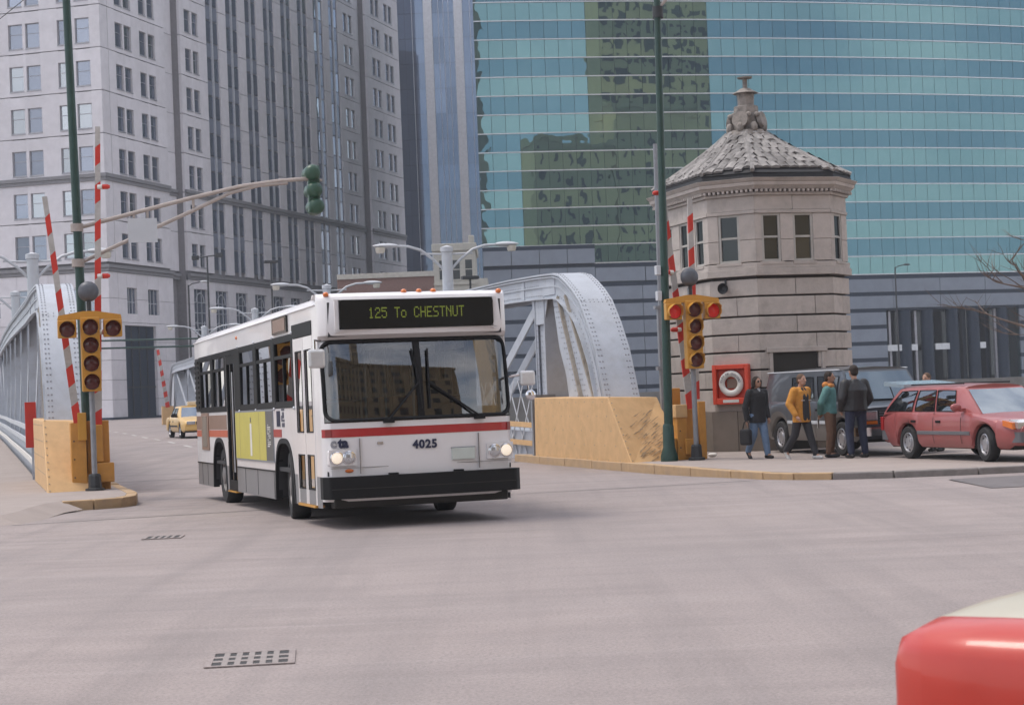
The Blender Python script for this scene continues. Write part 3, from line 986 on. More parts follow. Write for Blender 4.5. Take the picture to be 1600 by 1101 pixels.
far_block('tan_block', 'tan office block mirrored in the curved green glass', 98, -10, 47, 22, 67, 'far_tan', 4.4, 3.4, .22)
far_block('tan_wing', 'lower tan wing mirrored in the left of the green glass', 59.7, -10, 37.8, 20, 58, 'far_tan', 4.6, 3.2, .25)
far_block('patterned_tower', 'tall tower with many windows mirrored near the top of the green glass', 105, -36, 61, 26, 160, 'far_tan', 4.6, 4.0, .6, 66)
far_block('dark_block', 'dark slab mirrored at the left edge of the green glass', 50, -150, 17, 22, 130, 'far_brown', 8.0, 5.0, .4)
far_block('brown_block', 'low brown block mirrored in the bus windshield', 0, -36, 50, 5, 33, 'far_brown', 4.2, 3.4, .4)

# ================================================================ bridge trusses
PROF = [(40.0, 1.45), (40.28, 2.05), (40.56, 2.62), (41.05, 3.25), (41.6, 3.80), (42.1, 4.10), (42.6, 4.33), (43.1, 4.52), (43.6, 4.60), (45, 4.65), (47.5, 4.70), (52, 4.72), (60, 4.85), (70, 5.0), (80, 5.08), (88, 5.1)]
PROF = PROF + [(176 - a, z) for a, z in PROF[-2::-1]]


def rivet_row(mb, p0, p1, step, r, n, m=0):
    p0 = Vector(p0); p1 = Vector(p1); n = Vector(n).normalized(); d = p1 - p0; k = max(1, int(d.length / step))
    u = n.orthogonal().normalized(); w = n.cross(u)
    for i in range(k + 1):
        c = p0 + d * (i / k)
        mb.add([c + u * r, c + w * r, c - u * r, c - w * r, c + n * r * .8], [(0, 1, 4), (1, 2, 4), (2, 3, 4), (3, 0, 4)], m, True)


def normal_at(i):
    p = PROF[max(0, i - 1)]; q = PROF[min(len(PROF) - 1, i + 1)]
    t = Vector((q[0] - p[0], q[1] - p[1])).normalized()
    return Vector((-t.y, t.x))


M['rivet'] = mat('dull_rivet_paint', (.27, .28, .31), .6)
M['rust_edge'] = mat('rust_stained_steel', (.30, .27, .23), .7, var=.2, scale=5, stain=.6, stain_col=(.20, .14, .09), stain_scale=4)


def make_truss(b0, b1, inner, label):
    """silver riveted truss; local x across (b), y along (a)"""
    root = tag(empty('bridge_truss', (0, 0, 0), TB), label, 'bridge truss', 'bridge trusses')
    tp = MB(); wb = [MB(), MB()]
    nm = [normal_at(i) for i in range(len(PROF))]
    tp.grid([[(b0 - .04, a, z), (b1 + .04, a, z), (b1 + .04, a - n.x * .04, z - n.y * .04), (b0 - .04, a - n.x * .04, z - n.y * .04)] for (a, z), n in zip(PROF, nm)], 0, True, closed=True)
    tp.build('cover_plate', M['steel'], root, sharp=30)
    D = .60
    inn = [(a - n.x * D, z - n.y * D) for (a, z), n in zip(PROF, nm)]
    for k, b in enumerate((b0 + .03, b1 - .06)):
        rows = []
        for (a, z), n, q in zip(PROF, nm, inn):
            rows.append([(b, a - n.x * .03, z - n.y * .03), (b + .03, a - n.x * .03, z - n.y * .03), (b + .03, q[0], q[1]), (b, q[0], q[1])])
        m = MB(); m.grid(rows, 0, False, closed=True)
        # lower flange and mid rib
        for f, wd in ((1.0, .09), (.12, .07), (.5, .03)):
            side = -1 if k == 0 else 1
            rr = []
            for (a, z), n in zip(PROF, nm):
                c = (a - n.x * D * f, z - n.y * D * f); e = (a - n.x * (D * f + .03), z - n.y * (D * f + .03))
                x0 = b + (.03 if side > 0 else 0); x1 = x0 + side * wd
                rr.append([(x0, *c), (x1, *c), (x1, *e), (x0, *e)])
            m.grid(rr, 0, False, closed=True)
        m.build('web_plate', M['steel'], root)
    # inner deck plate between the webs of the end post
    rv = MB()
    for i in range(0, 9):
        (a, z), n = PROF[i], nm[i]; (a2, z2) = PROF[i + 1]
        for b in (b0 + .02, b0 + .09, b1 - .09, b1 - .02):
            rivet_row(rv, (b, a, z), (b, a2, z2), .13, .027, (0, n.x, n.y))
        for f in (.1, .88):
            p = (a - n.x * D * f, z - n.y * D * f); n2 = nm[i + 1]; q = (a2 - n2.x * D * f, z2 - n2.y * D * f)
            rivet_row(rv, (b0 + .028, *p), (b0 + .028, *q), .14, .025, (-1, 0, 0))
    (a, z), n = PROF[4], nm[4]
    for dd in (-.05, .05): rivet_row(rv, (b0 + .02, a + dd * n.y, z - dd * n.x), (b1 - .02, a + dd * n.y, z - dd * n.x), .1, .017, (0, n.x, n.y))
    for j in range(9, 12):
        for f in (.1, .45, .88):
            p, q = PROF[j], PROF[j + 1]
            rivet_row(rv, (b0 + .028, p[0], p[1] - D * f), (b0 + .028, q[0], q[1] - D * f), .15, .025, (-1, 0, 0))
    # splice plates
    sp = MB()
    for a0, a1 in ((43.6, 44.6), (46.2, 46.5), (49.5, 49.8)): sp.box((b0 + .012, a0, 4.09), (b0 + .03, a1, 4.55))
    sp.build('splice_plate', M['steel'], root)
    # posts
    def post(a, w, zb, zt, heavy):
        m = MB()
        for aa in (a - w / 2, a + w / 2): m.box((b0 + .02, aa - .025, zb), (b1 - .02, aa + .025, zt))
        for b in (b0 + .12, b1 - .16): m.box((b, a - w / 2 + .025, zb), (b + .02, a + w / 2 - .025, zt))
        for b in (b0 + .05, b1 - .07):
            for aa in (a - w / 2 + .026, a + w / 2 - .126): m.box((b, aa, zb), (b + .02, aa + .1, zt))
        o = m.build('post', M['steel'], root)
        if heavy:
            for aa in (a - w / 2 + .08, a - .1, a + .1, a + w / 2 - .08):
                rivet_row(rv, (b0 + .048, aa, zb + .1), (b0 + .048, aa, zt - .1), .14, .024, (-1, 0, 0))
        return o
    zt = lambda a: 4.06 + (min(a, 176 - a) - 44) / 44 * .45 - .02
    post(45.0, .8, .1, 4.08, True)
    k = 0
    for a in (52.5, 59.7, 66.9, 74, 81, 88, 95, 102, 109.1, 116.3, 123.5, 131): post(a, .5 if a < 130 else .8, gz(a) + .1, zt(a), a < 60)
    # raking gusset members between end post and first post
    def plate(poly, b, t, name):
        m = MB(); m.prism(poly, b, b + t, YZ, 0); return m.build(name, M['steel'], root)
    for b in (b0 + .06, b1 - .09):
        plate([(42.75, 4.02), (43.95, 4.03), (43.55, 2.75), (43.1, 2.1), (42.75, .9), (40.9, .9), (41.35, 1.9)], b, .025, 'gusset_plate')
        plate([(133.25, 4.02), (132.05, 4.03), (132.45, 2.75), (132.9, 2.1), (133.25, .9), (135.1, .9), (134.65, 1.9)], b, .025, 'gusset_plate')
    m = MB()
    m.bar((b0 + .02, 42.75, 4.0), (b0 + .02, 40.75, 1.3), .07, .10, 0, (1, 0, 0)); m.bar((b0 + .02, 43.35, 4.0), (b0 + .02, 41.75, 1.3), .07, .10, 0, (1, 0, 0))
    m.build('raking_angle', M['rust_edge'], root)
    for s in range(11):
        t = s / 10
        for da in (.0, .14, .28, .42, .56, .72):
            p = Vector((b0 + .058, 43.1 + da - t * 1.75, 3.9 - t * 2.6))
            if p.z < 3.95: rivet_row(rv, p, p + Vector((0, .005, -.13)), .13, .026, (-1, 0, 0))
    # diagonals along the span
    As = [45, 52.5, 59.7, 66.9, 74, 81, 88, 95, 102, 109.1, 116.3, 123.5, 131]
    for i in range(len(As) - 1):
        p, q = As[i], As[i + 1]
        m = MB(); up = i < 6
        z0, z1 = (zt(p), gz(q) + .5) if up else (gz(p) + .5, zt(q))
        for b in (b0 + .1, b1 - .15): m.bar((b, p, z0), (b, q, z1), .28, .04, 0, (1, 0, 0))
        m.build('diagonal', M['steel'], root)
        aa, zz = p, zt(p) - .1
        g = MB(); g.prism([(aa - .7, zz + .1), (aa + .7, zz + .1), (aa + .35, zz - .55), (aa - .35, zz - .55)], b0 + .04, b0 + .06, YZ, 0)
        g.build('joint_plate', M['steel'], root)
    m = MB(); rows = [[(b0, a, gz(a)), (b1, a, gz(a)), (b1, a, gz(a) + .75), (b0, a, gz(a) + .75)] for a in (44.5, 50, 60, 70, 80, 90, 100, 110, 120, 131.5)]
    m.grid(rows, 0, False, closed=True); m.build('bottom_chord', M['steel'], root)
    # fence between the posts: crossed bars, three long rails
    bi = b0 - .10 if inner > 0 else b0 - .12
    m = MB()
    for i in range(24):
        a = 45.5 + i * .9
        m.bar((b0 - .03, a, .1), (b0 - .03, a + 1.5, 2.0), .05, .012, 0, (1, 0, 0)); m.bar((b0 - .045, a + 1.5, .1), (b0 - .045, a, 2.0), .05, .012, 0, (1, 0, 0))
    if inner > 0: m.build('lattice_fence', M['lamp_white'], root)
    if inner > 0: MB().box((13.58, 44.53, 0), (14.2, 44.66, 1.62)).build('end_frame', M['grey_metal'], root)
    for z, mt in (((1.30, 'lamp_white'), (.95, 'lamp_white'), (.52, 'white_paint')) if inner < 0 else ((.92, ''), (.45, ''))):
        m = MB()
        pts = [(bi, a, z + gz(a) * .9) for a in (44.8, 50, 60, 70, 80, 90, 100, 110, 120, 131)]
        for p, q in zip(pts, pts[1:]): m.bar(p, q, .05, .13)
        m.build('rail', M[mt] if inner < 0 else M['yellow'], root)
    # yellow base housing
    bb0, bb1 = (13.6, 15.05) if inner > 0 else (1.45, 2.36)
    lo = [(bb0, 37.4, .0), (bb1, 37.9 if inner > 0 else 37.5, .0), (bb1, 44.5, .0), (bb0, 44.5, .0)]
    hi = [(bb0, 38.87, 1.52), (bb1, 39.6 if inner > 0 else 38.95, 1.47), (bb1, 44.4, 1.55), (bb0, 44.4, 1.55)]
    for q in (lo, hi):
        pass
    m = MB(); m.hexa(lo + hi)
    base = m.build('base_housing', M['yellow'], root, bevel=.02)
    if inner > 0:                        # scraped dark marks across the sloping end
        sm_ = MB(); rs = random.Random(5)
        l0, l1, h1_, h0_ = [Vector(q) for q in (lo[0], lo[1], hi[1], hi[0])]
        nrm = (l1 - l0).cross(h0_ - l0).normalized()
        if nrm.y > 0: nrm = -nrm
        for k in range(75):
            u, v = min(.93, max(.1, rs.gauss(.55, .2))), min(.8, max(.06, rs.gauss(.38, .17)))
            lu, lv = rs.uniform(.04, .16), rs.uniform(.003, .012)
            ring_ = []
            for j in range(7):
                an = 2 * math.pi * j / 7; uu, vv = u + lu * math.cos(an) * rs.uniform(.5, 1), v + lv * math.sin(an) * rs.uniform(.5, 1) + .35 * lu * math.cos(an)
                uu, vv = min(.97, max(.03, uu)), min(.95, max(.03, vv))
                ring_.append(l0.lerp(l1, uu).lerp(h0_.lerp(h1_, uu), vv) + nrm * (.002 + k * .00002))
            sm_.add(ring_, [list(range(7))])
        tag(sm_.build('scrape_marks', mat('scraped_dark_paint', (.30, .21, .12), .8, var=.5, scale=9), root), kind='stuff')
    r2 = MB()
    for t in [i / 4 for i in range(5)]:
        z = .12 + t * 1.3
        for s in range(9):
            a = 38.1 + (z / 1.5) * 1.2 + s * (44.2 - 38.1 - (z / 1.5) * 1.2) / 8
            c = Vector((bb0 - .001, a, z)); r2.add([c + Vector((0, .018, 0)), c + Vector((0, 0, .018)), c - Vector((0, .018, 0)), c - Vector((0, 0, .018)), c + Vector((-.012, 0, 0))], [(0, 1, 4), (1, 2, 4), (2, 3, 4), (3, 0, 4)])
    for t in [i / 11 for i in range(12)]:
        c = Vector((bb0 + .05, 37.4 + 1.47 * t, 1.52 * t)) + Vector((0, -.004, .002))
        r2.add([c + Vector((.018, 0, 0)), c + Vector((0, .012, .014)), c - Vector((.018, 0, 0)), c - Vector((0, .012, .014)), c + Vector((0, -.012, .008))], [(0, 1, 4), (1, 2, 4), (2, 3, 4), (3, 0, 4)])
    tag(r2.build('base_rivets', M['rust_edge'], root), kind='stuff')
    tag(rv.build('rivets', M['rivet'], root), kind='stuff')
    return root


make_truss(13.98, 14.75, 1, 'silver riveted bridge truss with curved end, rising from yellow base beside the bus')
make_truss(1.62, 2.34, -1, 'silver riveted bridge truss with curved end behind the red and white gate arms')
# scuffed concrete-black smear on the yellow base end
M['smear'] = mat('scraped_black_smear', (.62, .40, .15), .6, stain=.95, stain_col=(.07, .06, .05), stain_scale=2.4)

# ================================================================ double arm bridge lamps
lamp_col = empty('bridge_lamp', W(14.75, 57, gz(57)), TB)
tag(lamp_col, 'x', 'street lamp', 'double arm lamps along the bridge')
m = MB(); m.lathe([(.22, 0), (.2, 2.0), (.17, 6.2), (.2, 6.22), (.2, 6.36), (.0, 6.42)], 14); m.build('pole', M['lamp_white'], lamp_col)
for s in (-1, 1):
    m = MB()
    m.tube([(s * .12, 0, 5.65), (s * .45, 0, 5.98), (s * .85, 0, 6.28), (s * 1.25, 0, 6.40), (s * 1.75, 0, 6.42)], .045, 7)
    m.tube([(s * .15, 0, 6.14), (s * .85, 0, 6.16)], .03, 6)
    arm = m.build('arm', M['lamp_white'], lamp_col)
    m = MB(); h = []
    for t in [i / 8 for i in range(9)]:
        w = .16 * math.sin(math.pi * min(1, .12 + t * .86)) ** .6; hh = .085 * math.sin(math.pi * min(1, .12 + t * .86)) ** .6
        h.append([(s * (1.62 + t * .78), w * math.cos(2 * math.pi * k / 10), 6.43 + hh * math.sin(2 * math.pi * k / 10)) for k in range(10)])
    m.grid(h, 0, True, closed=True)
    hd = m.build('lamp_head', M['lamp_white'], lamp_col)
    m = MB(); m.lathe([(.0, 6.19), (.12, 6.2), (.15, 6.26), (.16, 6.38)], 12, 0, (s * 2.15, 0, 0)); m.build('lamp_bowl', M['lamp_glass'], lamp_col)
ORD = ['first', 'second', 'third', 'fourth']
for i, a in enumerate((57, 77.5, 98, 120)):
    o = lamp_col if i == 0 else copy_tree(lamp_col)
    o.location = W(14.75, a, gz(a)); o.rotation_euler = (0, 0, TB)
    o['label'] = ['largest double arm bridge lamp, above the bus front', 'double arm bridge lamp above the front corner of the bus roof', 'double arm bridge lamp above the middle of the bus roof', 'small far double arm bridge lamp above the rear of the bus roof'][i]
for i, a in enumerate((57, 77.5)):
    o = copy_tree(lamp_col); o.location = W(2.0, a, gz(a)); o.rotation_euler = (0, 0, TB)
    o['label'] = ['double arm bridge lamp on the truss beside the dark green pole', 'double arm bridge lamp at the photo edge behind the nearer truss lamp'][i]

# ================================================================ bridge tender's house
HB, HA = 18.94, 42.75
house = tag(empty('bridge_house', W(HB, HA, .1), TB), 'octagonal limestone bridge tender house with tiled roof and stone lantern', 'building')
hx, hy, ch = 1.83, 2.45, .85          # half width, half depth, chamfer


def octo(e=0.0):
    x, y, c = hx + e, hy + e, ch + e * .586
    return [(-x + c, -y), (x - c, -y), (x, -y + c), (x, y - c), (x - c, y), (-x + c, y), (-x, y - c), (-x, -y + c)]


OC = octo()
m = MB(); m.prism(octo(-.1), 0, 6.05, XY, 0); m.build('wall_core', M['stone_joint'], house)


def oct_faces(e=0.0):
    o = octo(e)
    for i in range(8):
        p, q = Vector(o[i]), Vector(o[(i + 1) % 8])
        yield i, p, q


def block(p, q, t0, t1, z0, z1, e_in=.12, m='stone', name='stone_block', bev=.012, e_out=0.0):
    d = (q - p); n = Vector((d.y, -d.x)).normalized()
    a, b = p + d * t0, p + d * t1
    ao, bo = a + n * e_out, b + n * e_out
    ai, bi = a - n * e_in, b - n * e_in
    mb = MB(); mb.hexa([(ao.x, ao.y, z0), (bo.x, bo.y, z0), (bi.x, bi.y, z0), (ai.x, ai.y, z0), (ao.x, ao.y, z1), (bo.x, bo.y, z1), (bi.x, bi.y, z1), (ai.x, ai.y, z1)])
    return mb.build(name, M[m], house, bevel=bev)


courses = [1.05, 1.5, 1.93, 2.36, 2.78, 3.2, 3.67, 4.1]
for i, p, q in oct_faces():
    L_ = (q - p).length
    # plinth
    n = 2 if L_ < 1.5 else 3
    if i in (4,): n = 2
    pp, qq = Vector(octo(.1)[i]), Vector(octo(.1)[(i + 1) % 8])
    door = i == 0
    for k in range(n):
        if door and k == 1: continue
        block(pp, qq, k / n + .004, (k + 1) / n - .004, 0, .95, .2, 'stone_plinth', 'plinth_block')
    if door:
        pass
    for c in range(len(courses) - 1):
        z0, z1 = courses[c] + (.0 if c else -.1), courses[c + 1] - .045
        n = 1 if L_ < 1.5 else (2 if L_ < 2.5 else 3)
        cuts = [0] + [(k + .5 * (c % 2) * (1 if n > 1 else 0)) / n for k in range(1 if n > 1 or True else 0, n + (0 if c % 2 == 0 else 0))] + [1]
        if n == 1 and c % 2: cuts = [0, .55, 1]
        cuts = sorted(set(cuts))
        for t0, t1 in zip(cuts, cuts[1:]):
            if door and z0 < 2.25:
                if t1 <= .15 or t0 >= .76: segs = [(t0, t1)]
                else: segs = [(t0, min(t1, .15)), (max(t0, .76), t1)]
            else: segs = [(t0, t1)]
            for s0, s1 in segs:
                if s1 - s0 > .02: block(p, q, s0 + .003, s1 - .003, z0, z1)
    # window storey
    pier_z0, pier_z1 = 4.46, 5.6
    if L_ < 1.5: wins = [(.22, .66)] if i in (1, 7, 3, 5) else []
    elif L_ < 2.5: wins = [(.085, .33), (.50, .76)]
    else: wins = [(.10, .26), (.42, .58), (.74, .9)]
    x = 0
    for w in wins + [(1, 1)]:
        if w[0] - x > .02:
            zs = [4.46, 4.98, 5.6]
            for z0, z1 in zip(zs, zs[1:]): block(p, q, x + (.002 if x else 0), w[0] - .002, z0 + .004, z1 - .004, name='pier_block')
        x = w[1]
    for w in wins:
        d = q - p; nrm = Vector((d.y, -d.x)).normalized(); o = p + d * w[0]; ww = L_ * (w[1] - w[0]); an = math.atan2(d.y, d.x)
        mb = MB(); t = .055
        for c0, c1 in (((0, .02, 0), (t, .1, 1.14)), ((ww - t, .02, 0), (ww, .1, 1.14)), ((t, .02, 0), (ww - t, .1, t)), ((t, .02, 1.14 - t), (ww - t, .1, 1.14)), ((t, .03, .56), (ww - t, .09, .61))): mb.box(c0, c1)
        fr = mb.build('window', M['wood_white'], house, (o.x, o.y, 4.46), (0, 0, an))
        g = MB(); g.add([(t, .065, t), (ww - t, .065, t), (ww - t, .065, .56), (t, .065, .56)], [(0, 1, 2, 3)]); g.build('pane', M['house_glass'], fr)
        g = MB(); g.add([(t, .055, .61), (ww - t, .055, .61), (ww - t, .055, 1.09), (t, .055, 1.09)], [(0, 1, 2, 3)]); g.build('pane', M['house_glass'], fr)
        b_ = MB(); b_.box((-.05, -.05, -.07), (ww + .05, .06, -.003)); b_.build('sill', M['stone'], fr)
    # capitals course and frieze
    block(p, q, 0, 1, 5.6, 5.68, .15, e_out=.03, name='impost_course')
    n = 1 if L_ < 1.5 else 2
    for k in range(n): block(p, q, k / n + .002, (k + 1) / n - .002, 5.683, 6.03, name='frieze_block')
    for t in ((.12, .88) if L_ < 1.5 else (.07, .93)):
        d = q - p; nrm = Vector((d.y, -d.x)).normalized(); c = p + d * t
        mb = MB(); mb.lathe([(.0, -.03), (.05, -.03), (.055, -.02), (.085, -.025), (.09, 0)], 14)
        an = math.atan2(nrm.y, nrm.x)
        mb.build('roundel', M['stone'], house, (c.x, c.y, 5.86), (R_(90), 0, an + R_(90)))
# sill belt, cornice rings
def ring(name, e, z0, z1, mt='stone', e2=None, bev=.01):
    lo, hi = octo(e), octo(e if e2 is None else e2)
    mb = MB(); n = 8
    mb.add([(x, y, z0) for x, y in lo] + [(x, y, z1) for x, y in hi], [(i, (i + 1) % n, n + (i + 1) % n, n + i) for i in range(n)] + [list(range(n))[::-1], list(range(n, 2 * n))])
    return mb.build(name, M[mt], house, bevel=bev)


ring('sill_course', .07, 4.13, 4.30); ring('sill_course', .035, 4.302, 4.44)
ring('cornice', .06, 6.03, 6.10); ring('cornice', .11, 6.165, 6.24, e2=.18); ring('cornice', .20, 6.243, 6.33, e2=.22); ring('cornice', .22, 6.333, 6.42, e2=.29)
ring('cornice', .05, 6.10, 6.163, 'stone_joint', bev=0)
den = MB().box((-.028, -.06, 0), (.028, .02, .06)).mesh('dentil', M['stone'])
for i, p, q in oct_faces(.10):
    d = q - p; k = int(d.length / .115); an = math.atan2(d.y, d.x)
    if i in (3, 4, 5): continue
    for s in range(k):
        c = p + d * ((s + .5) / k); place('dentil', den, house, (c.x, c.y, 6.102), (0, 0, an))
# eave and curved roof
ring('eave', .16, 6.42, 6.56, 'tar', e2=.12, bev=0)
RP = [(.14, 6.555), (.02, 6.62), (-.28, 6.84), (-.62, 7.10), (-.92, 7.35), (-1.16, 7.57), (-1.34, 7.78)]


def roof_ring(e):
    x, y = hx + e, max(hx * .62 + e * .55 + .55, .5) if False else hy + e * (hy - .62) / (hx - .62) if e < 0 else hy + e
    c = ch * max(.35, (x / hx))
    return [(-x + c, -y), (x - c, -y), (x, -y + c), (x, y - c), (x - c, y), (-x + c, y), (-x, y - c), (-x, -y + c)]


mb = MB()
mb.grid([[(x, y, z) for x, y in roof_ring(e)] for e, z in RP], 0, False, closed=True)
mb.build('roof', M['tar'], house)
# individual roof tiles on the visible slopes
def roof_pt(face, t, h):
    hh = h * (len(RP) - 1); i = min(len(RP) - 2, int(hh)); f = hh - i
    def at(k):
        o = roof_ring(RP[k][0]); p, q = Vector(o[face]), Vector(o[(face + 1) % 8]); v = p.lerp(q, t); return Vector((v.x, v.y, RP[k][1]))
    return at(i).lerp(at(i + 1), f)


ROWS = 9
tm = MB()
tm.grid([[(x * .5, y, (.042 + .026 * (1 - abs(x))) if s else 0.0) for x in (-1, -.7, -.35, 0, .35, .7, 1)] for y, s in ((0, 0), (0, 1), (1, 1))], 0, False)
tm.grid([[(x * .5, 0 if s else 1, .0) for x in (-1, 1)] for s in (0, 1)], 0, False)
tile_mesh = tm.mesh('tile', M['tile'])
cnt = 0
for face in (0, 1, 2, 6, 7, 3, 5, 4):
    for r in range(ROWS):
        h0 = .10 + r * .9 / ROWS; h1 = h0 + .9 / ROWS * 1.25
        p0, p1 = roof_pt(face, 0, h0), roof_pt(face, 1, h0)
        L_ = (p1 - p0).length
        k = max(1, round(L_ / .23))
        for s in range(k):
            if r == 0 and random.random() < .75 and face in (0, 1, 7): continue
            if r == 1 and face in (1,) and random.random() < .5: continue
            t = (s + .5) / k
            a, b = roof_pt(face, t, h0), roof_pt(face, t, min(1, h1))
            x = (p1 - p0).normalized(); y = (b - a); ln = y.length; y.normalize(); z = x.cross(y).normalized(); y2 = z.cross(x)
            Mx = Matrix(((x.x, y.x, z.x), (x.y, y.y, z.y), (x.z, y.z, z.z)))
            o = place('tile', tile_mesh, house, a + z * (.012 + random.uniform(0, .012)))
            o.rotation_euler = Mx.to_euler(); o.scale = (L_ / k * random.uniform(.84, .93), ln, random.uniform(.8, 1.25))
            cnt += 1
# hip rolls
for i in range(8):
    if i in (4, 5): continue
    pts = [Vector((*roof_ring(e)[i], z)) + Vector((0, 0, .05)) for e, z in RP]
    MB().tube(pts, .055, 6).build('hip_tile', M['tile'], house)
# crown: moulded base, four cartouches, lantern, cowl
zc = 7.72
def ringc(name, r0, r1, z0, z1, mt='stone_dark'):
    mb = MB(); mb.lathe([(0, z0), (r0, z0), (r1, z1), (0, z1)], 8, 0, (0, 0, 0), smooth=False, a0=R_(22.5)); return mb.build(name, M[mt], house, bevel=.012)
ringc('crown_base', .62, .62, zc, zc + .07); ringc('crown_base', .56, .50, zc + .07, zc + .17); ringc('crown_drum', .34, .30, zc + .17, zc + .8)
for k in range(4):
    an = R_(45 + 90 * k); mb = MB()
    mb.lathe([(.0, -.05), (.11, -.055), (.13, -.03), (.155, -.07), (.20, -.05), (.21, .06), (.0, .06)], 16)
    mb.sphere((-.2, .14, -.02), .07, 8, 6); mb.sphere((.2, .14, -.02), .07, 8, 6); mb.sphere((0, -.2, -.02), (.1, .06, .07), 8, 6)
    o = mb.build('cartouche', M['stone_dark'], house, (math.cos(an) * .40, math.sin(an) * .40, zc + .42), (R_(78), 0, an + R_(90)))
for k in range(8):
    an = R_(45 * k); MB().sphere((0, 0, 0), (.1, .1, .13), 7, 5).build('carved_scroll', M['stone_dark'], house, (math.cos(an) * .45, math.sin(an) * .45, zc + .24))
ringc('lantern_shaft', .20, .22, zc + .8, zc + 1.12); ringc('lantern_cap', .34, .26, zc + 1.12, zc + 1.17); ringc('lantern_cap', .24, .12, zc + 1.17, zc + 1.25)
mb = MB(); mb.lathe([(.06, zc + 1.24), (.06, zc + 1.5), (.18, zc + 1.5), (.2, zc + 1.53), (0, zc + 1.56)], 12); mb.build('vent_cowl', M['stone_dark'], house)
# door
p, q = Vector(OC[0]), Vector(OC[1])
mb = MB(); mb.box((p.x + .31, p.y + .06, 0), (p.x + 1.57, p.y + .105, 2.26)); mb.build('door', M['lens_black'], house)
mb = MB(); mb.box((p.x + .22, p.y - .03, 0), (p.x + .31, p.y + .1, 2.3)); mb.box((p.x + 1.57, p.y - .03, 0), (p.x + 1.66, p.y + .1, 2.3)); mb.box((p.x + .15, p.y - .05, 2.3), (p.x + 1.72, p.y + .1, 2.42)); mb.build('door_frame', M['stone'], house, bevel=.012)

# horn loudspeaker and life ring cabinet on the chamfered face
cp, cq = Vector(OC[7]), Vector(OC[0]); cd = (cq - cp); cn = Vector((cd.y, -cd.x)).normalized(); can = math.atan2(cd.y, cd.x)
def on_chamfer(t, out, z):
    v = cp + cd * t + cn * out
    return W(HB + v.x, HA + v.y, .1 + z)
horn = tag(empty('horn_speaker', on_chamfer(.34, .02, 3.86), TB + can), 'round black horn loudspeaker high on the stone bridge house', 'loudspeaker')
mb = MB(); mb.lathe([(.05, 0), (.06, -.1), (.13, -.22), (.135, -.21), (.05, -.12), (.0, -.12)], 16, 0, ax='y'); mb.build('horn', M['dark_metal'], horn)
MB().box((-.02, -.03, 0), (.02, .0, .22)).build('bracket', M['dark_metal'], horn)
cab = tag(empty('life_ring_cabinet', on_chamfer(.40, .02, 1.12), TB + can), 'red life ring cabinet with white ring on the bridge house wall', 'life ring')
mb = MB()
for c0, c1 in (((-.46, -.16, 0), (-.36, 0, .94)), ((.36, -.16, 0), (.46, 0, .94)), ((-.36, -.16, 0), (.36, 0, .15)), ((-.36, -.16, .83), (.36, 0, .94)), ((-.36, -.03, .15), (.36, 0, .83))): mb.box(c0, c1)
mb.build('case', mat('orange_red_cabinet', (.62, .06, .025), .5), cab, bevel=.012)
mb = MB(); rows = []
for i in range(28):
    an = 2 * math.pi * i / 28; rows.append([(math.cos(an) * (.235 + .075 * math.cos(u)), -.11 + .05 * math.sin(u), .49 + math.sin(an) * (.235 + .075 * math.cos(u))) for u in [2 * math.pi * k / 10 for k in range(10)]])
rows.append(rows[0]); mb.grid(rows, 0, True, closed=True); ringo = mb.build('life_ring', M['white_paint'], cab)
for i, cch in enumerate('CITY OF CHICAGO'):
    if cch == ' ': continue
    an = R_(168 - i * 156 / 14); tmh = text_mesh(cch, .075, M['navy'], .002)
    place('letter', tmh, ringo, (math.cos(an) * .235, -.163, .49 + math.sin(an) * .235), (R_(90), an * 0 + 0, 0)).rotation_euler = (Matrix.Rotation(-(an - R_(90)), 3, 'Y') @ Matrix.Rotation(R_(90), 3, 'X')).to_euler()
MB().box((-.2, -.168, .04), (.2, -.161, .11)).build('notice_plate', M['white_paint'], cab)
MB().box((-.13, -.05, .38), (.13, -.031, .6)).build('inner_label', M['bus_brown'], cab)

# ================================================================ crossing signals, gates, poles
M['gong'] = mat('dull_dark_gong', (.10, .105, .12), .45, .3, var=.15, scale=9)


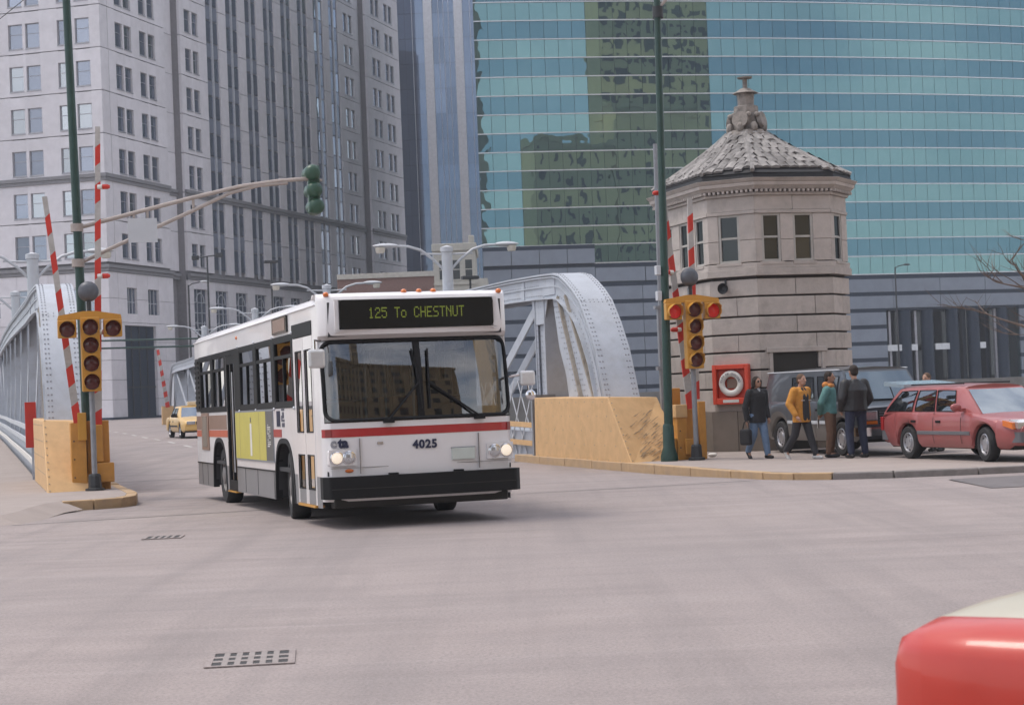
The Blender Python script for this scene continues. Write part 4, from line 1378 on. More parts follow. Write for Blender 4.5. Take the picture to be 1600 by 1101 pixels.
def signal_post(b, a, label, lit):
    r = tag(empty('bridge_signal', W(b, a, .1), TB), label, 'traffic signal', 'yellow bridge signals')
    m = MB(); m.tube([(0, 0, 0), (0, 0, 3.7)], .055, 10); m.build('post', M['grey_metal'], r)
    m = MB(); m.lathe([(.19, 0), (.19, .05), (.13, .07), (.12, .30), (.1, .34), (0, .34)], 8, smooth=False); m.build('foot', M['dark_metal'], r)
    # backplate: body of four heads and a cross arm with two single heads
    m = MB(); m.box((-.185, -.19, 1.96), (.185, .02, 3.42)); hd = m.build('signal_body', M['sig_yellow'], r, bevel=.02)
    m = MB(); m.prism([(-.62, 3.38), (.62, 3.38), (.60, 3.46), (.12, 3.54), (-.12, 3.54), (-.60, 3.46)], -.13, .0, XZ); m.build('cross_arm', M['sig_yellow'], r, bevel=.01)
    heads = [(0, 3.22, 0), (0, 2.87, 0), (0, 2.51, 0), (0, 2.15, 0), (-.44, 3.19, 1), (.44, 3.19, 1)]
    for x, z, side in heads:
        if side:
            m = MB(); m.box((x - .18, -.17, z - .17), (x + .18, .0, z + .185)); h_ = m.build('signal_head', M['sig_yellow'], r, bevel=.02); yf = -.17
        else: h_ = hd; yf = -.19
        m = MB(); m.lathe([(.0, yf - .045), (.08, yf - .038), (.148, yf - .012)], 20, 0, (x, 0, z), 'y'); m.build('lens', M['red_lens_lit'] if (lit and side) else M['red_lens'], h_)
        # visor: open hood, longer on top
        rows = []
        for k in range(15):
            an = R_(-35) + R_(250) * k / 14; ln = .20 if 25 < math.degrees(an) < 155 else .12
            c, s = math.cos(an), math.sin(an)
            rows.append([(x + .162 * c, yf, z + .162 * s), (x + .166 * c, yf - ln, z + .166 * s), (x + .156 * c, yf - ln, z + .156 * s), (x + .151 * c, yf, z + .151 * s)])
        m = MB(); m.grid(rows, 0, True); m.build('visor', M['sig_yellow'] if side else M['sig_yellow'], h_)
        m = MB(); m.lathe([(.147, yf - .013), (.160, yf - .012)], 18, 0, (x, 0, z), 'y'); m.build('lens_ring', M['lens_black'], h_)
    m = MB(); m.tube([(0, -.02, 3.54), (0, -.02, 3.66), (.0, -.04, 3.74)], .045, 8); m.build('gong_stem', M['dark_metal'], r)
    m = MB(); m.lathe([(.0, -.12), (.12, -.11), (.19, -.05), (.205, .0), (.17, .06), (.06, .1), (0, .1)], 18, 0, (0, 0, 3.93), 'y'); m.build('warning_gong', M['gong'], r)
    return r


signal_post(14.97, 37.15, 'yellow bridge signal with two lit red lamps before the bridge house', True)
signal_post(2.36, 37.45, 'yellow bridge signal with unlit dark lamps beside the green pole', False)


def gate_arm(b, a, z0, top, width, label, lamps, first_red=True, low_striped=True):
    """raised crossing gate arm: root at its pivot box; top = (db, z)"""
    r = tag(empty('crossing_gate', W(b, a, .1), TB), label, 'crossing gate', 'raised red and white gate arms')
    p0 = Vector((0, 0, z0)); p1 = Vector((top[0], .03, top[1])); d = p1 - p0; L_ = d.length; d.normalize()
    n = int(L_ / .36)
    x = Vector((d.z, 0, -d.x))
    for k in range(n):
        t0, t1 = L_ * k / n, L_ * (k + 1) / n
        wd = width * (1 - .35 * (k + .5) / n)
        q = []
        sk = .09                           # slanting stripes
        for yy in (-.02, .02):
            q.append([p0 + d * (t0 - sk * (0 if k == 0 else .5)) - x * wd / 2 + Vector((0, yy, 0)), p0 + d * (t0 + sk * (0 if k == 0 else .5)) + x * wd / 2 + Vector((0, yy, 0)),
                      p0 + d * (t1 + sk * (0 if k == n - 1 else .5)) + x * wd / 2 + Vector((0, yy, 0)), p0 + d * (t1 - sk * (0 if k == n - 1 else .5)) - x * wd / 2 + Vector((0, yy, 0))])
        mb = MB(); mb.hexa(q[0] + q[1]); mb.build('stripe', M['red_paint'] if (k % 2 == (0 if first_red else 1)) else M['arm_white'], r)
    mb = MB(); mb.bar(p0 + Vector((0, .035, 0)), p1 + Vector((0, .035, 0)), .03, .02, 0, (0, 1, 0)); mb.build('stiffener', M['grey_metal'], r)
    for f, s in lamps:
        c = p0 + d * L_ * f
        mb = MB(); mb.tube([c, c + Vector((s * .09, -.03, 0))], .05, 10); mb.build('lamp_socket', M['white_paint'], r)
        mb = MB(); mb.tube([c + Vector((s * .09, -.03, 0)), c + Vector((s * .19, -.04, 0)), c + Vector((s * .235, -.04, 0))], [.052, .052, .03], 10); mb.build('arm_lamp', M['red_paint'], r)
    return r


gate_arm(15.02, 37.5, 1.1, (-.45, 5.88), .17, 'leaning gate arm beside the green pole at the bridge house', [(.98, -1), (.62, -1), (.36, -1)])
gate_arm(15.25, 37.75, 1.3, (.06, 5.7), .17, 'upright gate arm in front of the bridge house windows', [])
gate_arm(2.08, 37.75, 1.35, (-.48, 5.85), .15, 'leaning gate arm across the silver truss end', [])
gate_arm(2.48, 37.8, 1.2, (.2, 7.25), .15, 'tall upright gate arm beside the dark green pole', [(.80, 1), (.505, 1), (.32, 1)])


def gate_base(b, a, boxes, label):
    r = tag(empty('gate_machine', W(b, a, .1), TB), label, 'gate machine', 'yellow gate machines')
    for nm, c0, c1, mt in boxes: MB().box(c0, c1).build(nm, M[mt], r, bevel=.015)
    bl = MB()
    for z in (.3, .7, 1.1):
        for nm, c0, c1, mt in boxes[:1]:
            bl.sphere((c0[0] + .06, c0[1] - .005, z * .9), .016, 6, 4)
    bl.build('bolts', M['dark_metal'], r)
    return r


gate_base(14.9, 37.4, [('housing', (-.20, .12, .0), (.02, .42, 1.13), 'orange_yellow'), ('top_box', (-.235, .08, .92), (.03, .44, 1.2), 'yellow'), ('side_post', (-.20, .5, .0), (.05, .62, 1.56), 'orange_yellow'),
          ('rear_housing', (.06, .3, .0), (.30, .6, 1.1), 'orange_yellow'), ('outer_post', (.32, .14, .0), (.48, .40, 1.25), 'orange_yellow'), ('low_box', (-.05, .02, .12), (.18, .11, .46), 'orange_yellow'), ('small_box', (-.34, .15, .14), (-.21, .3, .48), 'orange_yellow')], 'orange yellow gate machine at the foot of the gates by the bridge house')
gate_base(2.3, 37.65, [('housing', (-.36, .08, .0), (-.06, .42, 1.36), 'orange_yellow'), ('top_box', (-.22, .02, 1.0), (-.05, .30, 1.55), 'sig_yellow'), ('rear_housing', (-.04, .25, .0), (.40, .6, 1.38), 'orange_yellow'),
          ('low_box', (.06, .0, .16), (.46, .24, .54), 'orange_yellow'), ('side_plate', (.08, .04, .56), (.26, .24, 1.3), 'orange_yellow')], 'orange yellow gate machine at the foot of the leaning gate arm')
# red board on the outer side of the near truss
rb = tag(empty('red_board', W(1.42, 45.2, gz(45)), TB), 'tall narrow red warning board on the truss by the walkway', 'board')
MB().box((-.13, -.04, .95), (.13, 0, 2.02)).build('board', M['red_paint'], rb, bevel=.008)
MB().box((.0, .0, .0), (.05, .05, 2.0)).build('post', M['steel'], rb)


def street_pole(b, a, h, r0, r1, lean, label, cat='street pole'):
    r = tag(empty('street_pole', W(b, a, .1), TB), label, cat, 'tall dark green street poles')
    m = MB(); m.tube([(0, 0, 0), (lean * .5, 0, h / 2), (lean, 0, h)], [r0, (r0 + r1) / 2, r1], 14); m.build('shaft', M['green_pole'], r)
    m = MB(); m.lathe([(r0 + .09, 0), (r0 + .09, .12), (r0 + .03, .3), (r0 + .02, .75), (r0, .8)], 12); m.build('foot', M['green_pole'], r)
    return r


lp = street_pole(2.30, 38.05, 11.2, .10, .075, -.15, 'dark green street pole carrying the signal mast arm')
m = MB()
m.tube([(-.05, 0, 5.25), (1.0, -.02, 5.52), (2.2, -.03, 5.82), (3.2, -.03, 6.05), (4.0, -.03, 6.16), (4.55, -.03, 6.2), (4.75, -.03, 6.2)], .042, 8)
m.tube([(-.05, 0, 4.54), (1.0, -.02, 5.02), (2.2, -.03, 5.55), (3.0, -.03, 5.92), (3.6, -.03, 6.07), (4.2, -.03, 6.12)], .038, 8)
ma = m.build('mast_arm', M['arm_metal'], lp)
for x, z0, z1 in ((1.05, 5.04, 5.53), (2.25, 5.58, 5.83), (1.32, 5.17, 5.6)):
    MB().bar((x, -.02, z0), (x, -.02, z1), .05, .03).build('strut', M['arm_metal'], ma)
for z in (5.25, 4.54): MB().lathe([(.125, z - .08), (.125, z + .08)], 12, 0, (-.08, 0, 0)).build('clamp', M['arm_metal'], lp)
m = MB(); m.box((.92, -.07, 4.93), (1.5, -.055, 5.42)); m.build('sign_back', M['lamp_white'], ma)
m = MB()
for z in (10.6, 10.2, 9.9): m.tube([(-.14, -.1, z), (.08, -.1, z)], .02, 6); m.sphere((.09, -.1, z + .03), .045, 8, 6)
m.build('insulators', M['arm_metal'], lp)
sg = tag(empty('traffic_signal', W(2.30 + 4.72, 38.0, 6.25), TB), 'green three lamp traffic signal hanging from the mast arm, seen from behind', 'traffic signal')
for k, z in enumerate((.18, -.18, -.52)):
    m = MB(); m.lathe([(.0, .17), (.09, .16), (.15, .11), (.17, .03), (.17, -.12), (.16, -.13)], 16, 0, (.03 * k, 0, z), 'y'); o = m.build('signal_section', M['sig_green'], sg)
    o.scale = (1, -1, 1)
    m = MB(); m.lathe([(.155, .0), (.165, .02), (.165, .26), (.155, .26)], 14, 0, (.03 * k, .1, z), 'y'); m.build('visor', M['sig_green'], sg)
MB().box((-.10, -.04, -.66), (.15, .1, .33)).build('signal_box', M['sig_green'], sg, bevel=.03)
MB().tube([(-.1, 0, .02), (.2, 0, .02)], .03, 8).build('bracket', M['arm_metal'], sg)

rp = street_pole(14.42, 37.35, 11.0, .10, .07, .17, 'dark green street pole before the yellow truss base')
m = MB(); m.tube([(.16, 0, 9.75), (.5, 0, 10.1), (1.0, 0, 10.35), (1.7, 0, 10.45)], .035, 8); m.build('lamp_arm', M['arm_metal'], rp)
m = MB(); m.sphere((1.95, 0, 10.42), (.35, .13, .08), 12, 6); m.build('lamp_head', M['lamp_white'], rp)
m = MB(); m.lathe([(.12, 9.55), (.12, 9.8)], 10, 0, (.16, 0, 0)); m.build('clamp', M['dark_metal'], rp)
for z in (4.0, 3.45): MB().box((-.16, -.12, z), (-.06, .02, z + .2)).build('junction_box', M['lamp_white'], rp, bevel=.01)
gp = tag(empty('grey_mast', W(15.12, 39.3, .1), TB), 'slim grey steel mast right behind the green pole near the house', 'mast')
m = MB(); m.box((-.10, -.05, 0), (.10, .05, 3.4)); m.build('lower_post', M['grey_metal'], gp, bevel=.01)
m = MB(); m.tube([(-.02, 0, 3.4), (.02, 0, 7.1)], .05, 8); m.build('upper_tube', M['grey_metal'], gp)
MB().box((-.16, -.07, 1.98), (.16, .07, 2.06)).build('collar', M['grey_metal'], gp); MB().box((-.16, -.07, 3.36), (.16, .07, 3.43)).build('collar', M['grey_metal'], gp)
# overhead wire
m = MB(); p, q = W(2.15, 38.05, 10.6), W(-4.3, 38.4, 6.3)
m.tube([p.lerp(q, t) - Vector((0, 0, .35 * math.sin(math.pi * t))) for t in [i / 10 for i in range(11)]], .008, 5)
tag(m.build('overhead_wire', M['dark_metal']), 'thin overhead wire slanting from the green pole past the granite tower', 'wire')

# ================================================================ far end of the bridge: lamps, mast arm, gate
def thin_lamp(b, a, h, label, kind):
    r = tag(empty('street_lamp', W(b, a, gz(a)), TB), label, 'street lamp', 'slim dark lamps across the river')
    MB().tube([(0, 0, 0), (0, 0, h)], [.1, .07], 8).build('pole', M['dark_metal'], r)
    if kind == 'box':
        MB().box((-.55, -.25, h), (.55, .25, h + .22)).build('lamp_head', M['dark_metal'], r, bevel=.04)
    elif kind == 'double':
        MB().tube([(-.9, 0, h - .05), (.9, 0, h + .15)], .05, 6).build('cross_arm', M['dark_metal'], r)
        for s in (-.95, .95): MB().box((s - .28, -.2, h - .12 + s * .1), (s + .28, .2, h + .22 + s * .1)).build('lamp_head', M['dark_metal'], r, bevel=.03)
    else:
        MB().tube([(0, 0, h - .1), (.3, 0, h + .1), (1.1, 0, h + .25)], .05, 6).build('arm', M['dark_metal'], r)
        MB().sphere((1.3, 0, h + .25), (.4, .16, .1), 10, 6).build('lamp_head', M['lamp_white'] if kind == 'cobra' else M['dark_metal'], r)
    return r


def at_px(px, Y):                      # sideways place of a far lamp at its own distance
    return (px - 800) / 2900 * Y


def far_lamp(px, Y, z, label, kind):
    X = at_px(px + .04 * (z - 1.7) * 2900 / Y, Y); v = Vector((X, Y, 0))
    return thin_lamp(v.dot(BX), v.dot(AX), z - gz(v.dot(AX)), label, kind)


far_lamp(320, 150, 13.6, 'slim dark pole with two lamps before the granite tower', 'double')
far_lamp(420, 150, 12.9, 'slim dark post with one flat lamp before the granite tower', 'box')
far_lamp(291, 150, 11.4, 'slim dark pole with pale cobra lamp near the tower entrance', 'cobra')
far_lamp(732, 120, 9.1, 'small dark flat lamp before the cream building', 'box')
far_lamp(1397, 185, 12.6, 'thin dark lamp post before the stone base colonnade', 'hook')
fm = tag(empty('far_mast_arm', W(16.5, 137, .4), TB), 'dark signal mast arm across the far end of the bridge', 'mast arm')
MB().tube([(0, 0, 0), (0, 0, 6.6)], .14, 8).build('pole', M['dark_metal'], fm)
for z in (5.6, 6.15): MB().tube([(0, 0, z), (-8.6, 0, z + .05)], .07, 6).build('arm', M['green_pole'], fm)
MB().box((-8.9, -.15, 5.3), (-8.3, .15, 6.4)).build('signal_head', M['green_pole'], fm, bevel=.04)
gf = gate_arm(13.6, 133, 1.5, (-.55, 5.6), .3, 'small far gate arm behind the taxi, raised red and white', [])
MB().box((-.4, 0, 0), (.4, .5, 1.6)).build('gate_housing', M['yellow'], gf)

# ================================================================ the bus
bus = tag(empty('bus', (-1.256, 24.857, 0.0)), 'white city bus with red front stripe, number 4025 and lit headlights', 'bus')
bus.rotation_euler = (-.0072, 0, R_(17.5))
HW = 1.31; BL = 12.2
ARCH = ((2.98, .74, 1.12), (9.35, .76, 1.1))


def skirt_z(y, base=.27):
    z = base
    for c, hw, zt in ARCH:
        d = abs(y - c) / hw
        if d < 1: z = max(z, base + (zt - base) * (1 - d ** 3.2) ** (1 / 2.2))
    return z


def side_cols(y0, y1):
    ys = {y0, y1}
    for c, hw, _ in ARCH:
        for k in range(-14, 15):
            y = c + hw * math.copysign(abs(k / 14) ** .7, k)
            if y0 < y < y1: ys.add(y)
    k = y0
    while k < y1:
        ys.add(k); k += .6
    return sorted(ys)


FD = (.62, 1.93); RD = (7.4, 8.32)
for s in (-1, 1):
    X = s * HW
    nm = 'curb side wall' if s < 0 else 'street side wall'
    lo, sk = MB(), MB()
    spans = [(.30, FD[0]), (FD[1], RD[0]), (RD[1], BL)] if s < 0 else [(.30, BL)]
    for y0, y1 in spans:
        ys = side_cols(y0, y1)
        rows = []
        for y in ys:
            b = skirt_z(y); m_ = max(b, .69)
            rows.append([(X, y, b), (X, y, b + (m_ - b) * .5), (X, y, m_)])
        sk.grid(rows, 0, False)
        rows = [[(X, y, max(skirt_z(y), .69)), (X, y, max(1.0, skirt_z(y))), (X, y, 1.18)] for y in ys]
        lo.grid(rows, 0, False)
    sk.build('skirt_panel', M['bus_grey'], bus)
    # upper wall with openings
    if s < 0: holes = [(FD[0], FD[1], 1.0, 2.64), (RD[0], RD[1], 1.0, 2.62)]
    else: holes = [(.75, 1.75, 1.55, 2.55)]
    wn_y = [(2.13, 3.52), (3.78, 5.14), (5.42, 6.78), (8.48, 9.86), (10.14, 11.46)] if s < 0 else [(2.13, 3.52), (3.78, 5.14), (5.42, 6.78), (7.05, 8.2), (8.48, 9.86), (10.14, 11.46)]
    holes += [(a, b, 1.7, 2.63) for a, b in wn_y]
    ycut = sorted({.30, BL} | {h[0] for h in holes} | {h[1] for h in holes}); zcut = sorted({1.18, 2.98} | {z for h in holes for z in h[2:] if z > 1.18})
    for y0, y1 in zip(ycut, ycut[1:]):
        for z0, z1 in zip(zcut, zcut[1:]):
            if any(h[0] <= y0 and y1 <= h[1] and h[2] <= z0 and z1 <= h[3] for h in holes): continue
            lo.add([(X, y0, z0), (X, y1, z0), (X, y1, z1), (X, y0, z1)], [(0, 1, 2, 3)])
    lo.build('side_wall', M['white_bus'], bus)
    # black window band trim, proud of the wall
    tr = MB(); xo = X + s * .008
    zb0, zb1 = 1.635, 2.69
    hs = [(a, b, 1.7, 2.63) for a, b in wn_y] + ([(RD[0] - .02, RD[1] + .02, 1.0, 2.60)] if s < 0 else [])
    yc = sorted({2.03, 11.6} | {h[0] for h in hs} | {h[1] for h in hs}); zc_ = sorted({zb0, zb1, 1.7, 2.63, 2.60})
    for y0, y1 in zip(yc, yc[1:]):
        for z0, z1 in zip(zc_, zc_[1:]):
            if any(h[0] <= y0 and y1 <= h[1] and h[2] <= z0 and z1 <= h[3] for h in hs): continue
            tr.box((X + s * .001, y0, z0), (xo, y1, z1))
    tr.build('window_band', M['black_trim'], bus)
    for a, b in wn_y:
        f = MB(); t = .035
        for c0, c1 in (((a, 1.7), (a + t, 2.63)), ((b - t, 1.7), (b, 2.63)), ((a, 1.7), (b, 1.7 + t)), ((a, 2.63 - t), (b, 2.63)), ((a, 2.36), (b, 2.41)), (((a + b) / 2 - .02, 1.7), ((a + b) / 2 + .02, 2.36))):
            f.box((X - s * .05, c0[0], c0[1]), (X + s * .004, c1[0], c1[1]))
        w = f.build('window', M['black_trim'], bus)
        for y0, y1, z0, z1 in ((a + t, (a + b) / 2 - .02, 1.735, 2.36), ((a + b) / 2 + .02, b - t, 1.735, 2.36), (a + t, b - t, 2.41, 2.595)):
            g = MB(); tl = random.uniform(-.006, .006)
            g.add([(X - s * .02, y0, z0), (X - s * (.02 + tl), y1, z0), (X - s * .02, y1, z1), (X - s * (.02 - tl), y0, z1)], [(0, 1, 2, 3)]); g.build('pane', M['bus_glass'], w)
    # fender rings
    for c, hw, zt in ARCH:
        rows = []
        for k in range(33):
            y = c - hw + 2 * hw * k / 32; z = skirt_z(y) if 0 < k < 32 else .27
            d = Vector((0, y - c, z - .35)).normalized()
            p = Vector((X + s * .012, y, z)); q = p + d * .075
            if k in (0, 32): q.z = .27
            rows.append([(X - s * .09, p.y, p.z), tuple(p), (X + s * .012, q.y, q.z), (X + s * .0, q.y, q.z)])
        m = MB(); m.grid(rows, 0, True); m.build('fender_trim', M['black_rubber'], bus)
        m = MB(); rows = [[(X - s * .03, c - hw + 2 * hw * k / 24, max(.3, skirt_z(c - hw + 2 * hw * k / 24) + .0)), (X - s * .75, c - hw + 2 * hw * k / 24, max(.3, skirt_z(c - hw + 2 * hw * k / 24)))] for k in range(25)]
        m.grid(rows, 0, True); m.build('wheel_well', M['interior'], bus)
# skirt panel joints, latch marks
m = MB()
for y in (3.88, 5.35, 6.55, 10.9, 11.6): m.box((-HW - .004, y, .29), (-HW + .002, y + .014, .69))
m.box((-HW - .012, 3.75, .683), (-HW + .002, 7.38, .705)); m.box((-HW - .012, 10.15, .683), (-HW + .002, BL, .705))
m.build('skirt_joint', M['black_trim'], bus)
# roof
sec = [(HW, 2.98), (HW - .01, 3.03), (1.24, 3.085), (1.1, 3.115), (.7, 3.135), (0, 3.145)]
sec = [(-x, z) for x, z in sec] + sec[-2::-1]
rows = [[(x * (.985 if y < .4 else 1), y, z - (.05 if y < .32 and abs(x) < 1.2 else 0) * 0) for x, z in sec] for y in (.30, .8, 3, 6, 9, 12.0)]
rows.append([(x * .98, BL, z - .04) for x, z in sec])
m = MB(); m.grid(rows, 0, True); m.build('roof', M['white_bus'], bus, sharp=50)
m = MB()
for s in (-1, 1): m.tube([(s * (HW + .006), .35, 2.985), (s * (HW + .006), BL, 2.985)], .012, 5)
m.build('drip_rail', M['white_bus'], bus)
# rear wall with louvres
m = MB(); m.box((-HW, BL - .02, .45), (HW, BL, 2.98)); m.build('rear_wall', M['white_bus'], bus)
for k in range(10):
    z = 1.72 + k * .095
    MB().box((-HW - .02, 11.66, z), (-HW, 12.12, z + .05)).build('louvre', M['black_trim'], bus)
MB().box((-HW - .005, 11.62, 1.66), (-HW + .001, 12.16, 2.68)).build('louvre_recess', M['lens_black'], bus)

# front: plan curve across, profile up
XS = [(-HW, .31), (-HW, .22), (-1.285, .12), (-1.22, .045), (-1.1, .0), (-.8, -.035), (-.4, -.055), (-.04, -.06), (.04, -.06), (.4, -.055), (.8, -.035), (1.1, 0), (1.22, .045), (1.285, .12), (HW, .22), (HW, .31)]
ZP = [(.36, .06), (.44, .03), (.72, .02), (1.18, .0), (1.40, .0), (1.6, .012), (1.9, .045), (2.2, .10), (2.50, .18), (2.56, .035), (2.62, .02), (3.02, .035), (3.07, .06), (3.105, .12), (3.125, .2)]


def fy(z):
    for (z0, o0), (z1, o1) in zip(ZP, ZP[1:]):
        if z <= z1: return o0 + (o1 - o0) * (z - z0) / (z1 - z0)
    return ZP[-1][1]


def fpt(i, z, out=0.0):
    x, y = XS[i]
    yo = fy(z) * (1 if abs(x) < HW - .001 else (.35 if y < .3 else 0))
    return (x, y + yo - out, z)


m = MB()
zr = [z for z, _ in ZP]
for a, b in zip(zr, zr[1:]):
    for i in range(len(XS) - 1):
        if 1.39 < a and b < 2.51 and 1 < i < 13: continue
        if a == 2.62 and 4 <= i < 11: continue
        m.add([fpt(i, a), fpt(i + 1, a), fpt(i + 1, b), fpt(i, b)], [(0, 1, 2, 3)], 0, True)
m.build('front_panel', M['white_bus'], bus, sharp=28)
m = MB(); rows = [[(x, y + .2, 3.125) for x, y in XS], [(x, .6, 3.13 if abs(x) < 1.2 else 3.06) for x, y in XS]]
m.grid(rows, 0, True); m.build('front_roof_cap', M['white_bus'], bus)
# windshield: two curved panes, gasket, divider
zs = [1.42, 1.6, 1.9, 2.2, 2.49]
for i0, i1 in ((2, 7), (8, 13)):
    m = MB(); m.grid([[fpt(i, z, -.012) for i in range(i0, i1 + 1)] for z in zs], 0, True); m.build('windshield', M['windshield'], bus)
path = []
rr = .13
def fx(x, z, out=.006):
    for (x0, y0), (x1, y1) in zip(XS[1:], XS[2:-1]):
        if x <= x1 + 1e-6:
            t = (x - x0) / (x1 - x0) if x1 != x0 else 0
            return (x, y0 + (y1 - y0) * t + fy(z) - out, z)
    return (x, .12 + fy(z) - out, z)
xl, xr, zl, zh = -1.275, 1.275, 1.43, 2.48
for cx, cz, a0 in ((xl + rr, zl + rr, 180), (xr - rr, zl + rr, 270), (xr - rr, zh - rr, 0), (xl + rr, zh - rr, 90)):
    for k in range(6):
        an = R_(a0 + 18 * k); path.append((cx + rr * math.cos(an), cz + rr * math.sin(an)))
dense = []
for p, q in zip(path, path[1:] + path[:1]):
    n = max(1, int(math.hypot(q[0] - p[0], q[1] - p[1]) / .12))
    for k in range(n): dense.append((p[0] + (q[0] - p[0]) * k / n, p[1] + (q[1] - p[1]) * k / n))
pts = [fx(x, z) for x, z in dense]
m = MB(); m.tube(pts + pts[:1], .026, 6, caps=False); m.build('windshield_gasket', M['black_rubber'], bus)
m = MB()                               # corner fillets between square opening and round gasket
for cx, cz, a0, sx, sz in ((xl + rr, zl + rr, 180, -1, -1), (xr - rr, zl + rr, 270, 1, -1), (xr - rr, zh - rr, 0, 1, 1), (xl + rr, zh - rr, 90, -1, 1)):
    cor = fx(cx + sx * (rr + .03), cz + sz * (rr + .035), .0)
    ring_ = [fx(cx + rr * math.cos(R_(a0 + 18 * k)), cz + rr * math.sin(R_(a0 + 18 * k)), .002) for k in range(6)]
    m.add([cor] + ring_, [(0, k, k + 1) for k in range(1, 6)])
m.build('windshield_corner', M['white_bus'], bus)
m = MB(); m.grid([[(x, -.06 + fy(z) - .008, z) for x in (-.045, .045)] for z in zs], 0, False); m.build('centre_post', M['black_rubber'], bus)
# brow lip, destination sign
m = MB(); m.grid([[fpt(i, z, .004 if z > 2.51 else -.02) for i in range(2, 14)] for z in (2.505, 2.555)], 0, True); m.build('brow', M['kerb_grey'] if False else M['white_bus'], bus)
sx0, sx1, sz0, sz1 = -1.06, 1.06, 2.635, 3.02
poly = []
for cx, cz, a0 in ((sx0 + .05, sz0 + .05, 180), (sx1 - .05, sz0 + .05, 270), (sx1 - .05, sz1 - .05, 0), (sx0 + .05, sz1 - .05, 90)):
    poly += [(cx + .05 * math.cos(R_(a0 + 22.5 * k)), cz + .05 * math.sin(R_(a0 + 22.5 * k))) for k in range(5)]
m = MB(); m.prism(poly, -.062, .05, XZ); sign = m.build('destination_sign', M['sign_black'], bus)
m = MB(); m.box((-1.12, -.03, 2.615), (1.12, .1, 2.63)); m.box((-1.12, -.02, 3.022), (1.12, .1, 3.03)); m.box((-1.12, -.03, 2.6), (-1.065, .1, 3.03)); m.box((1.065, -.03, 2.6), (1.12, .1, 3.03)); m.build('sign_surround', M['white_bus'], bus)
FONT = {'1': ['00100', '01100', '00100', '00100', '00100', '00100', '01110'], '2': ['01110', '10001', '00001', '00110', '01000', '10000', '11111'], '5': ['11111', '10000', '11110', '00001', '00001', '10001', '01110'],
        'T': ['11111', '00100', '00100', '00100', '00100', '00100', '00100'], 'o': ['00000', '00000', '01110', '10001', '10001', '10001', '01110'], 'C': ['01110', '10001', '10000', '10000', '10000', '10001', '01110'],
        'H': ['10001', '10001', '10001', '11111', '10001', '10001', '10001'], 'E': ['11111', '10000', '10000', '11110', '10000', '10000', '11111'], 'S': ['01111', '10000', '10000', '01110', '00001', '00001', '11110'],
        'N': ['10001', '11001', '10101', '10011', '10001', '10001', '10001'], 'U': ['10001', '10001', '10001', '10001', '10001', '10001', '01110']}
m = MB(); x = -.67; pit = .0162
for chx in '125 To CHESTNUT':
    if chx != ' ':
        for r, row in enumerate(FONT[chx]):
            for c, bit in enumerate(row):
                if bit == '1':
                    px_, pz_ = x + c * pit * .92, 2.895 - r * pit * 1.28
                    m.box((px_, -.068, pz_), (px_ + pit * .72, -.063, pz_ + pit * 1.0))
    x += pit * 5.5
m.build('lettering', M['led'], sign)
# stripe, lettering, plate, lamps
m = MB(); m.grid([[fpt(i, z, .006) for i in range(1, 15)] for z in (1.21, 1.32)], 0, True); stripe = m.build('red_stripe', M['bus_red'], bus)
for i0 in (2, 12):
    m = MB(); m.grid([[fpt(i, z, .016) for i in (i0, i0 + 1)] for z in (1.215, 1.315)], 0, True); m.build('marker_lamp', mat('dark_red_marker', (.22, .02, .015), .3), bus)
place('lettering', text_mesh('4025', .155, M['navy'], .003, .006, 1.12), bus, (.03, -.068, 1.07), (R_(90), 0, 0))
place('lettering', text_mesh('ta', .175, M['navy'], .003, .010, .95), bus, (-1.075, -.03, 1.13), (R_(90), 0, R_(-8)))
place('lettering', text_mesh('c', .175, M['mid_grey'], .003, .010), bus, (-1.20, -.004, 1.13), (R_(90), 0, R_(-22)))
m = MB(); m.box((.40, -.07, .845), (.72, -.035, 1.0)); pl_ = m.build('number_plate', M['plate'], bus, bevel=.005)
m = MB(); m.box((.39, -.06, 1.0), (.73, -.03, 1.012)); m.build('plate_frame', M['grey_metal'], bus)
for sgn in (-1, 1):
    m = MB(); m.prism([(sgn * .90, .835), (sgn * 1.27, .835), (sgn * 1.27, 1.05), (sgn * .90, 1.05)], -.035, .09, XZ); hl = m.build('headlight_housing', M['white_bus'], bus, bevel=.03)
    hl.location = (0, 0.0, 0)
    for k, xx in enumerate((1.17, 1.005)):
        lit = k == 0
        m = MB(); m.lathe([(0, -.06), (.05, -.057), (.075, -.045)], 18, 0, (sgn * xx, 0, .94), 'y'); m.build('headlight', M['headlamp_lit'] if lit else M['headlamp'], hl)
        m = MB(); m.lathe([(.074, -.04), (.078, -.05), (.09, -.046), (.093, -.03)], 18, 0, (sgn * xx, 0, .94), 'y'); m.build('headlight_rim', M['chrome'], hl)
m = MB(); m.sphere((-1.0, -.005, .765), (.06, .02, .026), 12, 6); m.build('turn_signal', M['amber'], bus)
m = MB()
for xx in (-.86, .78): m.box((xx, -.062, .72), (xx + .006, -.03, 1.19))
m.box((-1.25, -.035, .80), (1.25, -.028, .806)); m.build('panel_joint', M['kerb_grey'], bus)
m = MB(); m.box((-.62, -.062, 1.10), (-.54, -.052, 1.13)); m.build('badge', M['chrome'], bus)
